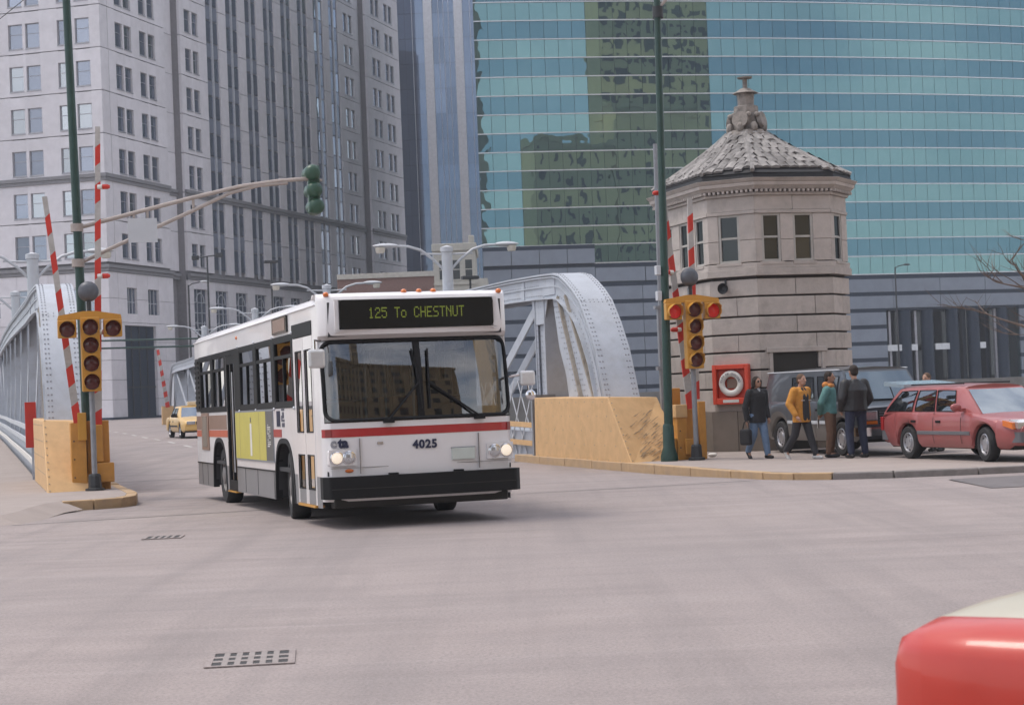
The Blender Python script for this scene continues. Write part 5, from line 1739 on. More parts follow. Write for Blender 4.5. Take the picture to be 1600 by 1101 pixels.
# bumper
poly = [(-1.36, .20), (-1.36, .0), (-1.28, -.12), (-.8, -.17), (0, -.185), (.8, -.17), (1.28, -.12), (1.36, .0), (1.36, .20)]
m = MB(); m.prism(poly, .40, .69, XY); m.build('bumper', M['bumper_black'], bus, bevel=.03)
m = MB(); m.prism([(x * .985, y - .006) for x, y in poly], .525, .535, XY); m.build('bumper_groove', M['lens_black'], bus)
for xx in (-.42, .48): MB().box((xx - .06, -.13, .69), (xx + .06, -.02, .715)).build('bumper_latch', M['black_rubber'], bus)
MB().box((-1.2, .05, .27), (1.2, .3, .40)).build('front_valance', M['lens_black'], bus, bevel=.02)
# wipers
for x0, x1, z1 in ((-.46, -.02, 2.05), (.80, .12, 2.05)):
    m = MB(); p = fx(x0, 1.42, .06); q = fx(x1, 1.9, .05)
    m.tube([p, q], .016, 6); b0_ = fx(x1 - (.06 if x1 < 0 else -.02), 2.35, .035); b1_ = fx(x1 + (.02 if x1 < 0 else .0), 1.55, .035)
    m.tube([b0_, q, b1_], .014, 5); m.box((x0 - .07, p[1] - .03, 1.375), (x0 + .07, p[1] + .05, 1.425))
    m.build('wiper', M['black_rubber'], bus)
# roof marker lamps
for x in (-1.2, -.13, .08, .28, 1.2):
    y = .12 if abs(x) > 1 else .13
    m = MB(); m.sphere((x, y, 3.13 if abs(x) < 1 else 3.11), (.042, .05, .035), 10, 6); m.build('roof_lamp', M['amber'], bus)
# mirrors
M['mirror_shell'] = mat('brushed_mirror_shell', (.62, .62, .62), .35, .45, obj=True)
m = MB(); m.tube([(-1.3, .1, 2.5), (-1.42, -.08, 2.5), (-1.42, -.08, 2.36)], .018, 6); m.build('mirror_arm', M['chrome'], bus)
MB().box((-1.52, -.16, 2.13), (-1.29, -.09, 2.38)).build('mirror', M['mirror_shell'], bus, bevel=.035)
m = MB(); m.tube([(1.3, .12, 1.93), (1.42, -.02, 1.95), (1.5, -.08, 1.95)], .02, 6); m.tube([(1.5, -.06, 2.0), (1.52, -.06, 1.6)], .012, 6); m.build('mirror_arm', M['chrome'], bus)
MB().box((1.38, -.14, 1.80), (1.60, -.07, 2.0)).build('mirror', M['mirror_shell'], bus, bevel=.03)
m = MB(); m.sphere((1.53, -.1, 1.67), (.075, .03, .075), 12, 8); m.build('convex_mirror', M['chrome'], bus)
# front door: two leaves
X = -HW
for y0, y1 in ((FD[0], (FD[0] + FD[1]) / 2 - .01), ((FD[0] + FD[1]) / 2 + .01, FD[1])):
    m = MB(); t = .09
    fr = [((y0, .30), (y0 + t, 2.60)), ((y1 - t, .30), (y1, 2.60)), ((y0 + t, .30), (y1 - t, .50)), ((y0 + t, .98), (y1 - t, 1.28)), ((y0 + t, 2.42), (y1 - t, 2.60))]
    for c0, c1 in fr: m.box((X - .005, c0[0], c0[1]), (X + .05, c1[0], c1[1]), 1 if c1[1] == .50 else 0)
    d = m.build('door', [M['white_bus'], M['bus_grey']], bus)
    for z0, z1 in ((.50, .98), (1.28, 2.42)):
        g = MB(); g.add([(X + .01, y0 + t, z0), (X + .01, y1 - t, z0), (X + .01, y1 - t, z1), (X + .01, y0 + t, z1)], [(0, 1, 2, 3)]); g.build('door_glass', M['bus_glass'], d)
        g = MB()
        for yy in (y0 + t, y1 - t - .018): g.box((X - .012, yy, z0), (X - .004, yy + .018, z1))
        for zz in (z0, z1 - .018): g.box((X - .012, y0 + t, zz), (X - .004, y1 - t, zz + .018))
        g.build('door_gasket', M['black_rubber'], d)
    MB().tube([(X + .12, y0 + .14, .9), (X + .12, y0 + .14, 1.7)], .015, 6).build('grab_rail', M['rail_steel'], d)
MB().box((X - .01, FD[0], 2.61), (X + .02, FD[1] + .1, 2.80)).build('door_header', M['black_trim'], bus)
MB().box((X - .03, FD[0] + .05, .265), (X + .1, FD[1] - .05, .297)).build('door_step', M['line_white'] if False else M['sig_yellow'], bus)
# rear door, open gap with its own frame
m = MB()
for c0, c1 in (((RD[0], .27), (RD[0] + .07, 2.6)), ((RD[1] - .07, .27), (RD[1], 2.6)), ((RD[0] + .07, .27), (RD[1] - .07, .45)), ((RD[0] + .07, 2.45), (RD[1] - .07, 2.6)), (((RD[0] + RD[1]) / 2 - .04, .45), ((RD[0] + RD[1]) / 2 + .04, 2.45))):
    m.box((X + .005, c0[0], c0[1]), (X + .06, c1[0], c1[1]))
d = m.build('door', M['black_trim'], bus)
for y0, y1 in ((RD[0] + .07, (RD[0] + RD[1]) / 2 - .04), ((RD[0] + RD[1]) / 2 + .04, RD[1] - .07)):
    g = MB(); g.add([(X + .03, y0, .45), (X + .03, y1, .45), (X + .03, y1, 2.45), (X + .03, y0, 2.45)], [(0, 1, 2, 3)]); g.build('door_glass', M['bus_glass'], d)
MB().tube([(X - .03, RD[0] + .06, .6), (X - .03, RD[0] + .06, 2.3)], .012, 6).build('door_rod', M['rail_steel'], d)
MB().box((X - .035, RD[0], .25), (X + .1, RD[1], .268)).build('door_step', M['sig_yellow'], bus)
# side graphics: stripes, poster, emblem, route roll sign, framed notice
def side_plate(name, y0, y1, z0, z1, mt, out=.006, par=None): return MB().box((X - out, y0, z0), (X - .0005, y1, z1)).build(name, M[mt], par or bus)
side_plate('red_stripe', 3.12, 3.78, 1.21, 1.325, 'bus_red'); side_plate('red_stripe', 7.18, 7.39, 1.2, 1.32, 'bus_red', .0065)
side_plate('orange_stripe', 8.34, 10.55, 1.19, 1.31, 'bus_orange'); side_plate('orange_stripe', 11.45, BL - .02, 1.19, 1.31, 'bus_orange')
side_plate('brown_stripe', 8.4, 10.55, 1.325, 1.58, 'bus_brown'); side_plate('brown_stripe', 11.45, BL - .02, 1.325, 1.58, 'bus_brown')
ad = side_plate('advertisement', 3.78, 7.4, .82, 1.63, 'grey_metal', .012)
side_plate('poster', 4.42, 7.36, .845, 1.605, 'ad_yellow', .015, ad); side_plate('poster', 3.81, 4.40, .845, 1.605, 'ad_dark', .015, ad)
side_plate('poster_banner', 5.72, 5.88, .90, 1.42, 'white_paint', .018, ad); side_plate('poster_figure', 5.76, 5.84, 1.44, 1.52, 'ad_dark', .018, ad)
m = MB()
for y in (5.0, 6.9): m.box((X - .0165, y, .85), (X - .0152, y + .012, 1.6))
m.build('poster_fold', M['bus_brown'], ad)
m = MB()
for r in range(11):
    z = 1.06 + r * .032
    for c in range(3):
        if random.random() < .8: m.box((X - .019, 4.0 + c * .09, z), (X - .0155, 4.0 + c * .09 + random.uniform(.04, .08), z + .02))
m.build('poster_print', M['white_paint'], ad)
m = MB()
for k in range(7): m.box((X - .006, 3.2 + k * .045, 1.36 + .012 * (k % 2)), (X - .001, 3.2 + k * .045 + .022, 1.60))
m.build('emblem_stripes', M['navy'], bus)
m = MB()
for z0, z1, y0, y1 in ((1.36, 1.42, 2.86, 3.06), (1.44, 1.47, 2.86, 3.1), (1.49, 1.58, 2.9, 3.02), (1.60, 1.63, 2.86, 3.08), (1.47, 1.53, 3.03, 3.1)): m.box((X - .006, y0, z0), (X - .001, y1, z1))
m.build('emblem_mark', M['navy'], bus)
side_plate('notice_frame', 10.55, 11.45, .94, 1.63, 'bus_brown', .02); side_plate('notice_poster', 10.72, 11.3, 1.0, 1.57, 'stone_plinth', .024)
rs = side_plate('route_sign', 2.32, 3.48, 2.73, 2.965, 'sign_black', .03); side_plate('route_sign_face', 2.42, 3.38, 2.76, 2.94, 'bus_brown', .034, rs)
m = MB(); m.sphere((X - .005, 7.0, 2.86), (.02, .05, .03), 8, 6); m.build('side_marker', M['amber'], bus)
clip = MB().sphere((0, 0, 0), (.018, .05, .025), 8, 5).mesh('band_clip', M['lamp_white'])
for y in (2.05, 3.65, 5.28, 6.9):
    for z in (2.70, 1.63): place('band_clip', clip, bus, (X - .01, y, z))
# interior: floor, ceiling, dash, wheel, seats, rails
MB().box((-1.27, .1, .70), (1.27, 12.1, .76)).build('floor', M['interior'], bus)
MB().box((-1.25, .35, 2.93), (1.25, 12.1, 2.96)).build('ceiling', M['interior'], bus)
MB().box((-1.2, .06, 2.54), (1.2, .3, 3.0)).build('sign_box', M['interior'], bus)
m = MB(); m.prism([(.08, .76), (.55, .76), (.5, 1.32), (.16, 1.40), (.05, 1.36)], -1.2, 1.2, YZ); m.build('dashboard', M['interior'], bus, bevel=.03)
rows = []
for i in range(21):
    an = 2 * math.pi * i / 20; rows.append([(.62 + math.cos(an) * (.23 + .016 * math.cos(u)), .62 + math.sin(an) * .23 * .45 + .0, 1.42 + math.sin(an) * .2 + .016 * math.sin(u)) for u in [2 * math.pi * k / 6 for k in range(6)]])
m = MB(); m.grid(rows, 0, True, closed=True); m.build('steering_wheel', M['black_rubber'], bus)
m = MB(); m.box((.38, 1.05, 1.05), (.88, 1.5, 1.2)); m.box((.38, 1.45, 1.2), (.88, 1.6, 1.95)); m.build('driver_seat', M['interior'], bus, bevel=.05)
seatm = MB(); seatm.box((-.43, 0, 0), (.43, .42, .08)); seatm.box((-.43, .4, .05), (.43, .48, .6))
seat_mesh = seatm.mesh('passenger_seat', M['seat_orange'])
for sgn in (-1, 1):
    for k in range(10):
        y = 2.6 + k * .85
        if sgn < 0 and RD[0] - .3 < y < RD[1] + .2: continue
        place('passenger_seat', seat_mesh, bus, (sgn * .80, y, 1.15))
m = MB()
for y in (1.7, 3.4, 5.1, 6.8, 8.5):
    for xx in (-.35, .35): m.tube([(xx, y, .76), (xx, y, 2.92)], .017, 6)
m.tube([(-.5, 1.7, 2.6), (-.5, 11, 2.6)], .017, 6); m.tube([(.5, 1.7, 2.6), (.5, 11, 2.6)], .017, 6); m.tube([(-1.1, 2.0, 1.7), (-.35, 2.0, 1.7)], .017, 6)
m.build('grab_rails', M['rail_steel'], bus)


# wheels (shared by all vehicles)
def make_wheel(parent, x, y, s, r, w, rim_r, rim_mat, steer=0.0, dish=.03, name='wheel'):
    t = MB()
    t.lathe([(rim_r, -w / 2 + .02), (rim_r + .02, -w / 2), (r - .03, -w / 2), (r - .005, -w / 2 + .03), (r, 0), (r - .005, w / 2 - .03), (r - .03, w / 2), (rim_r + .02, w / 2), (rim_r, w / 2 - .02)], 28, 0, (0, 0, 0), 'x')
    wh = t.build(name, M['tyre'], parent, (x, y, r), (0, 0, steer))
    m = MB(); o = s * (w / 2 - .02)
    m.lathe([(rim_r + .005, o), (rim_r - .02, o + s * .01), (rim_r - .035, o - s * dish), (rim_r * .55, o - s * dish * .8), (rim_r * .5, o + s * dish * .3), (rim_r * .28, o + s * dish * .5), (.0, o + s * dish * .55)], 20, 0, (0, 0, 0), 'x')
    rim = m.build('rim', M[rim_mat], wh)
    h = MB()
    for k in range(8):
        an = 2 * math.pi * k / 8; c = (o + s * .004, math.cos(an) * rim_r * .74, math.sin(an) * rim_r * .74)
        h.lathe([(.0, s * .004), (rim_r * .09, s * .003), (rim_r * .1, -s * .02)], 8, 0, (c[0] - s * dish * .9, c[1], c[2]), 'x')
    h.build('rim_holes', M['lens_black'], rim)
    return wh


for s in (-1, 1):
    make_wheel(bus, s * 1.10, 2.98, s, .50, .28, .30, 'rim_grey', R_(-7), .05)
    make_wheel(bus, s * 1.10, 9.35, s, .50, .28, .30, 'rim_grey', 0, .09)
MB().box((-.5, .5, .30), (.5, 11.8, .70)).build('underframe', M['lens_black'], bus)
m = MB(); m.tube([(-1.0, 2.98, .5), (1.0, 2.98, .5)], .08, 8); m.tube([(-1.0, 9.35, .5), (1.0, 9.35, .5)], .12, 8); m.build('axles', M['lens_black'], bus)

# ================================================================ cars
def car(name, loc, rz, sp, label, group=None):
    """front faces local -y; sp holds the side profile, widths and paint"""
    r = tag(empty(name, loc), label, 'car' if 'cat' not in sp else sp['cat'], group)
    r.rotation_euler = (0, 0, rz)
    Lc, w = sp['L'], sp['w']; paint = M[sp['paint']]; zb = sp['zb']
    sh = sp['shoulder']                   # [(y, z)] top edge of the lower body
    def shz(y):
        for (y0, z0), (y1, z1) in zip(sh, sh[1:]):
            if y <= y1:
                t = (y - y0) / (y1 - y0); return z0 + (z1 - z0) * t
        return sh[-1][1]
    def bot(y):
        z = zb + (.06 if y < .35 or y > Lc - .35 else 0)
        for c in sp['axles']:
            d = abs(y - c) / sp['arch_r']
            if d < 1: z = max(z, sp['wheel_r'] + math.sqrt(max(0, 1 - d * d)) * sp['arch_r'] * .98 - .02)
        return z
    def halfw(y):
        e = min(y, Lc - y); k = sp.get('nose', .55)
        return w * (1 - sp.get('taper', .13) * max(0, 1 - e / k) ** 2)
    ys = {0.0, Lc}
    for k in range(41): ys.add(round(Lc * k / 40, 3))
    for c in sp['axles']:
        for k in range(-10, 11): ys.add(c + sp['arch_r'] * math.sin(math.pi / 2 * k / 10))
    for y, _ in sh: ys.add(y)
    ys = sorted(y for y in ys if 0 <= y <= Lc)
    rows = []; split = sp.get('two_tone')
    crown = sp.get('crown', .05)
    for y in ys:
        b, z, h = bot(y), shz(y), halfw(y)
        endr = min(1, min(y, Lc - y) / .12)
        row = [(h * .90, b), (h * .965, b + (z - b) * .10), (h, b + (z - b) * .42), (h * .992, b + (z - b) * .72), (h * (.992 if sp.get('boxy') else .975), b + (z - b) * .90), (h * (.955 if sp.get('boxy') else .93), z), (h * .72, z + crown * .6), (h * .35, z + crown * .95), (0, z + crown)]
        rows.append([(x, y, zz) for x, zz in row] + [(-x, y, zz) for x, zz in row[-2::-1]])
    m = MB()
    n = len(rows[0])
    for i in range(len(rows) - 1):
        for j in range(n - 1):
            k = 0
            if split:
                ym = (rows[i][j][1] + rows[i + 1][j][1]) / 2
                if split == 'top' and 6 <= j < n - 7: k = 1
                if split == 'low' and (j < 2 or j >= n - 3): k = 1
            m.add([rows[i][j], rows[i][j + 1], rows[i + 1][j + 1], rows[i + 1][j]], [(0, 1, 2, 3)], k, True)
    for row in (rows[0], rows[-1]): m.add(row, [list(range(n))])
    body = m.build('body', [paint, M[sp.get('paint2', sp['paint'])]], r, sharp=75 if sp.get('boxy') else 38)
    for c in sp['axles']:
        for s in (-1, 1):
            m = MB(); rr = []
            for k in range(17):
                an = math.pi * k / 16; y = c + math.cos(an) * sp['arch_r'] * .99; z = sp['wheel_r'] + math.sin(an) * sp['arch_r'] * .96 - .03
                rr.append([(s * (halfw(y) * .90), y, z), (s * w * .45, y, z)])
            m.grid(rr, 0, True); m.build('wheel_well', M['interior'], r)
    # greenhouse
    G = sp['gh']; yb0, yt0, yt1, yb1, zr = G['wb'], G['wt'], G['rt'], G['rb'], G['zr']
    wb_, wt_ = w * .93, w * G.get('tw', .76)
    def gpt(t, u, side):                  # t height 0..1, u along 0..1 front to rear, on the side
        f = (yb0 + (yt0 - yb0) * t, yb1 + (yt1 - yb1) * t)
        y = f[0] + (f[1] - f[0]) * u
        zb_ = shz(y if t < .5 else y)
        z0 = sp['belt'] if 'belt' in sp else shz(y)
        ztop = zr(y) if callable(zr) else zr
        bulge = .02 * math.sin(math.pi * t)
        x = wb_ + (wt_ - wb_) * t + bulge
        e = min(u, 1 - u); x *= 1 - .06 * max(0, 1 - e / .12) ** 2
        return Vector((side * x, y, z0 - .03 + (ztop - z0 + .03) * t))
    T = [0, .12, .3, .5, .7, .85, .95, 1.0]
    U = [0, .02, .06, .12, .2, .3, .4, .5, .6, .7, .8, .88, .94, .98, 1]
    m = MB()
    for t0, t1 in zip(T, T[1:]):
        ring0 = [gpt(t0, u, -1) for u in U] + [gpt(t0, u, 1) for u in U[::-1]]
        ring1 = [gpt(t1, u, -1) for u in U] + [gpt(t1, u, 1) for u in U[::-1]]
        m.grid([ring0, ring1], 0, True, closed=True)
    cap = []
    for f in (1.0, .9, .6, .0):
        zc = .055 * (1 - f * f) if f < 1 else 0
        cap.append([Vector((gpt(1, u, -1).x * f, gpt(1, u, -1).y, gpt(1, u, -1).z + .012 * (1 if f < 1 else 0) + zc)) for u in U] + [Vector((gpt(1, u, 1).x * f, gpt(1, u, 1).y, gpt(1, u, 1).z + .012 * (1 if f < 1 else 0) + zc)) for u in U[::-1]])
    m.grid(cap, 1, True, closed=True)
    cab = m.build('cabin', [paint, M[sp.get('roof_paint', sp['paint'])]], r, sharp=35)
    # panes: side windows as patches (u0,u1 at bottom; u0t,u1t at top)
    for s in (-1, 1):
        for (a0, a1, b0, b1, t0, t1) in G['side']:
            m = MB(); rr = []
            for i in range(6):
                t = t0 + (t1 - t0) * i / 5; f = i / 5
                u0, u1 = a0 + (b0 - a0) * f, a1 + (b1 - a1) * f
                rr.append([gpt(t, u0 + (u1 - u0) * k / 6, s) + Vector((s * .008, 0, .002)) for k in range(7)])
            m.grid(rr, 0, True); g = m.build('side_window', M['car_glass'], r)
            # thin dark seal round it
            pts = [v + Vector((s * .004, 0, 0)) for v in rr[0] + [q[-1] for q in rr[1:]] + rr[-1][::-1][1:] + [q[0] for q in rr[::-1][1:]]]
            MB().tube(pts, .009, 4, caps=False).build('window_seal', M[sp.get('seal', 'black_trim')], g)
    def end_pane(nm, front, t0, t1, f, mt):
        m = MB(); rr = []
        for i in range(6):
            t = t0 + (t1 - t0) * i / 5; p = gpt(t, 0 if front else 1, -1); q = gpt(t, 0 if front else 1, 1); row = []
            for k in range(9):
                v = p.lerp(q, .5 + (k / 8 - .5) * f); bow = (1 - (k / 4 - 1) ** 2) * .06
                row.append(v + Vector((0, (-1 if front else 1) * (.012 + bow), .006)))
            rr.append(row)
        m.grid(rr, 0, True); return m.build(nm, M[mt], r)
    end_pane('windscreen', True, .08, .93, .93, sp.get('ws', 'windscreen'))
    if G.get('rear', True): end_pane('rear_window', False, .12, .9, .9, 'car_glass')
    # wheels
    for c in sp['axles']:
        for s in (-1, 1): make_wheel(r, s * (w - .13), c, s, sp['wheel_r'], .2, sp['wheel_r'] * .62, sp.get('rim', 'hubcap'), sp.get('steer', 0) if c == sp['axles'][0] else 0, .025)
    # bumpers
    for nm, y0, d, in (('front_bumper', 0, -1), ('rear_bumper', Lc, 1)):
        hh = halfw(0) * 1.02; bz0, bz1 = sp['bump']
        poly = [(-hh - .03, y0 - d * .30), (-hh - .02, y0 + d * .01), (-hh * .8, y0 + d * .07), (0, y0 + d * .10), (hh * .8, y0 + d * .07), (hh + .02, y0 + d * .01), (hh + .03, y0 - d * .30)]
        m = MB(); m.prism(poly, bz0, bz1, XY); m.build(nm, M[sp.get('bump_mat', 'grey_trim')], r, bevel=.03)
    MB().box((-w * .8, .3, zb - .02), (w * .8, Lc - .3, zb + .12)).build('underbody', M['lens_black'], r)
    # door joints, handles, moulding
    for s in (-1, 1):
        for y in sp['door_lines']:
            m = MB(); zs_ = [zb + .08 + (shz(y) - zb - .08) * k / 5 for k in range(6)]
            fr = [.97, 1.0, 1.0, .995, .985, .94]
            m.grid([[(s * (halfw(y) * f + .004), yy, z) for yy in (y - .007, y + .007)] for z, f in zip(zs_, fr)], 0, False); m.build('door_joint', M['lens_black'], r)
        for y in sp['handles']:
            MB().box((s * (halfw(y) * .99), y, shz(y) - .20), (s * (halfw(y) * .99 + .025), y + .16, shz(y) - .155)).build('door_handle', M['black_trim'], r, bevel=.008)
        if sp.get('mould'):
            z = sp['mould']; a, b = sp['axles'][0] + sp['arch_r'] + .02, sp['axles'][1] - sp['arch_r'] - .02
            MB().box((s * (w * .985), a, z - .035), (s * (w + .012), b, z + .035)).build('side_moulding', M[sp.get('mould_mat', 'grey_trim')], r, bevel=.008)
        my = sp['mirror_y']; mz = shz(my) + .10
        m = MB(); m.sphere((s * (w * .95 + .14), my, mz), (.12, .055, .075), 10, 8); m.box((s * w * .9, my - .03, mz - .08), (s * (w * .95 + .08), my + .03, mz - .02)); m.build('door_mirror', M[sp.get('mirror_mat', sp['paint'])], r)
    return r, shz, halfw


# red station wagon
WG = dict(L=4.85, w=.90, zb=.24, paint='wagon_red', wheel_r=.32, arch_r=.40, axles=(1.02, 3.72), taper=.16, nose=.9, crown=.04,
          shoulder=[(0, .64), (.10, .68), (.7, .77), (1.35, .87), (1.6, .90), (2.6, .91), (4.4, .92), (4.75, .88), (4.85, .80)],
          gh=dict(wb=1.20, wt=1.98, rt=4.35, rb=4.78, zr=lambda y: 1.35 + .025 * math.sin(math.pi * min(1, max(0, (y - 1.9) / 2.6))), tw=.72,
                  side=[(.215, .40, .115, .36, .10, .90), (.425, .63, .39, .63, .10, .90), (.665, .955, .665, .90, .10, .90)]),
          bump=(.36, .55), door_lines=(1.75, 2.72, 3.62), handles=(2.45, 3.35), mould=.52, mirror_y=1.72, steer=R_(-8))
wag, shz, hwf = car('station_wagon', W(18.66, 29.1, .1), TB + R_(2), WG, 'faded red station wagon with raised tailgate parked before the grey van')
for s in (-1, 1):
    m = MB(); m.prism([(.02, .60), (.30, .66), (.30, .77), (.03, .72)], s * .45, s * .80, YZ); m.build('headlight', M['headlamp'], wag, bevel=.015)
    m = MB(); m.prism([(.10, .60), (.42, .66), (.42, .76), (.12, .72)], s * .795, s * .86, YZ); m.build('indicator', M['amber'], wag, bevel=.01)
    MB().box((s * .62, 4.78, .55), (s * .80, 4.87, .82)).build('tail_lamp', M['bus_red'], wag, bevel=.01)
MB().box((-.42, -.005, .60), (.42, .05, .70)).build('grille', M['grey_trim'], wag, bevel=.01)
for s in (-1, 1):
    MB().tube([(s * .5, 2.2, 1.44), (s * .5, 4.1, 1.44)], .014, 6).build('roof_rail', M['black_trim'], wag)
tg = MB()
tg.add([(-.62, 4.20, 1.39), (.62, 4.20, 1.39), (.58, 5.05, 1.43), (-.58, 5.05, 1.43), (-.62, 4.20, 1.45), (.62, 4.20, 1.45), (.58, 5.05, 1.52), (-.58, 5.05, 1.52)], [(3, 2, 1, 0), (4, 5, 6, 7), (0, 1, 5, 4), (1, 2, 6, 5), (2, 3, 7, 6), (3, 0, 4, 7)])
tgo = tg.build('tailgate', mat('sky_reflection_tailgate', (.36, .45, .52), .25, .2, coat=.5), wag)  # sky reflected in the raised glass is painted in as pale blue
for s in (-1, 1): MB().tube([(s * .55, 4.6, .98), (s * .56, 4.85, 1.42)], .012, 6).build('gas_strut', M['dark_metal'], tgo)

# grey van
VN = dict(L=5.0, w=.98, zb=.30, paint='van_grey', paint2='van_grey_low', two_tone='low', ws='van_screen', wheel_r=.36, arch_r=.46, axles=(.95, 3.98), taper=.05, nose=.4, crown=.03, cat='van', belt=1.14,
          shoulder=[(0, .98), (.10, 1.02), (.72, 1.12), (.9, 1.14), (4.9, 1.16), (5.0, 1.12)],
          gh=dict(wb=.62, wt=1.15, rt=4.86, rb=4.97, zr=lambda y: 1.79 + .03 * math.sin(math.pi * min(1, max(0, (y - 1.1) / 3.8))), tw=.82,
                  side=[(.11, .31, .035, .29, .12, .82), (.36, .62, .345, .62, .16, .80)]),
          bump=(.42, .60), bump_mat='chrome', door_lines=(1.15, 2.1), handles=(1.9,), mould=.70, mould_mat='lamp_white', mirror_y=1.05, mirror_mat='chrome', rim='hubcap')
van, vsz, vhw = car('van', W(18.52, 34.55, .1), TB, VN, 'grey passenger van with blue windscreen parked against the bridge house')
m = MB(); m.box((-.55, -.02, .66), (.55, .06, .94)); gr = m.build('grille', M['lens_black'], van, bevel=.015)
for k in range(5): MB().box((-.54, -.03, .69 + k * .05), (.54, -.018, .705 + k * .05)).build('grille_bar', M['grey_metal'], gr)
for s in (-1, 1):
    MB().box((s * .58, -.02, .74), (s * .86, .06, .94)).build('headlight', M['headlamp'], van, bevel=.02)
    MB().box((s * .58, -.018, .66), (s * .86, .06, .73)).build('indicator', M['amber'], van, bevel=.01)
    MB().box((s * .80, 4.95, .8), (s * .93, 5.03, 1.2)).build('tail_lamp', M['bus_red'], van, bevel=.01)
m = MB(); m.tube([(-.55, .66, 1.17), (.0, .70, 1.24)], .012, 5); m.tube([(.05, .66, 1.17), (.6, .70, 1.24)], .012, 5); m.build('wiper', M['black_rubber'], van)
m = MB()
for s in (-1, 1): m.tube([(s * .80, 1.2, 1.81), (s * .80, 4.85, 1.81)], .016, 5)
m.build('drip_rail', M['lamp_white'], van)

# yellow taxi far on the bridge
TX = dict(L=5.3, w=.98, zb=.28, paint='taxi_yellow', wheel_r=.34, arch_r=.42, axles=(1.05, 3.95), taper=.12, nose=.7, crown=.05, cat='taxi',
          shoulder=[(0, .70), (.12, .78), (.8, .86), (1.5, .93), (4.2, .95), (5.1, .93), (5.3, .80)],
          gh=dict(wb=1.45, wt=2.2, rt=3.6, rb=4.35, zr=1.42, tw=.74, side=[(.20, .47, .12, .46, .1, .88), (.5, .80, .5, .86, .1, .88)]),
          bump=(.38, .56), bump_mat='taxi_yellow', door_lines=(1.85, 2.9, 3.7), handles=(2.6, 3.5), mould=.55, mould_mat='black_trim', mirror_y=1.9, mirror_mat='black_trim')
taxi, _, _ = car('taxi', W(10.15, 83.6, gz(85)), TB + R_(3), TX, 'yellow taxi cab driving on the bridge behind the bus')
MB().box((-.38, -.03, .62), (.38, .05, .76)).build('grille', M['black_trim'], taxi, bevel=.015)
for s in (-1, 1):
    MB().box((s * .42, -.03, .62), (s * .80, .05, .77)).build('headlight', M['headlamp'], taxi, bevel=.015)
MB().box((-.28, 2.7, 1.49), (.28, 2.95, 1.66)).build('roof_sign', M['cream'], taxi, bevel=.03)
MB().box((-.16, -.12, .42), (.16, -.10, .53)).build('number_plate', M['plate'], taxi)

# bright red car cut by the corner of the picture
RC = dict(L=5.2, w=.95, zb=.25, paint='bright_red', paint2='cream', two_tone='top', roof_paint='cream', wheel_r=.34, arch_r=.42, axles=(1.1, 4.0), taper=.10, nose=.3, boxy=True, crown=.05,
          shoulder=[(0, .865), (.015, .89), (.05, .905), (.12, .912), (.3, .92), (1.0, .93), (1.5, .95), (4.2, .97), (5.1, .95), (5.2, .85)],
          gh=dict(wb=1.7, wt=2.4, rt=3.7, rb=4.4, zr=1.43, tw=.74, side=[(.20, .47, .12, .46, .1, .88), (.5, .80, .5, .86, .1, .88)]),
          bump=(.42, .66), bump_mat='bright_red', door_lines=(2.0, 3.0, 3.8), handles=(2.75, 3.6), mirror_y=2.1)
redc, rsz, hwr = car('red_car', (1.75, 6.64, -.01), R_(-131), RC, 'bright red car with cream top panels cut off by the picture corner')
for s in (-1, 1): MB().box((s * .42, -.015, .70), (s * .70, .04, .82)).build('headlight', M['headlamp'], redc, bevel=.02)
MB().box((-.4, -.02, .68), (.4, .04, .80)).build('grille', M['chrome'], redc, bevel=.01)
for s in (-1, 1):
    MB().tube([(s * .952, y, .70) for y in (.25, .6, 1.2, 2.5, 3.5, 4.6)], .009, 6).build('side_trim', M['bright_red'], redc)
    MB().tube([(s * (hwr(y) * .72), y, rsz(y) + .0285) for y in (.06, .12, .3, .7, 1.2, 1.68)], .003, 5).build('hood_seam', M['bus_red'], redc)

# ================================================================ people
SK = {}
SK['skin'] = mat('skin_light', (.42, .24, .17), .55, var=.06, scale=20)
SK['skin2'] = mat('skin_tan', (.33, .18, .12), .55, var=.06, scale=20)
def cloth(n, c, r=.8): return mat(n, c, r, var=.16, scale=14, bump=.3, bscale=40, obj=True)
CL = dict(black=cloth('black_wool', (.016, .016, .018)), jean=cloth('light_blue_denim', (.14, .21, .32)), dkjean=cloth('dark_blue_denim', (.022, .028, .055)), orange=cloth('orange_tan_canvas', (.50, .22, .035)),
          dark=cloth('charcoal_cloth', (.026, .026, .03)), brown=cloth('brown_trouser', (.17, .095, .06)), teal=cloth('teal_jacket', (.10, .23, .22)), hood=cloth('orange_hood', (.52, .20, .05)), leather=cloth('dark_leather', (.014, .013, .014), .45),
          shoe=cloth('black_shoe', (.014, .013, .013), .5), white=cloth('white_sneaker', (.5, .5, .49)), hairb=cloth('dark_brown_hair', (.025, .016, .011)), hairr=cloth('light_brown_hair', (.10, .055, .03)), denimj=cloth('pale_denim_jacket', (.20, .27, .36)), paper=cloth('white_paper', (.6, .58, .55)), grey=cloth('grey_scarf', (.33, .34, .36)))


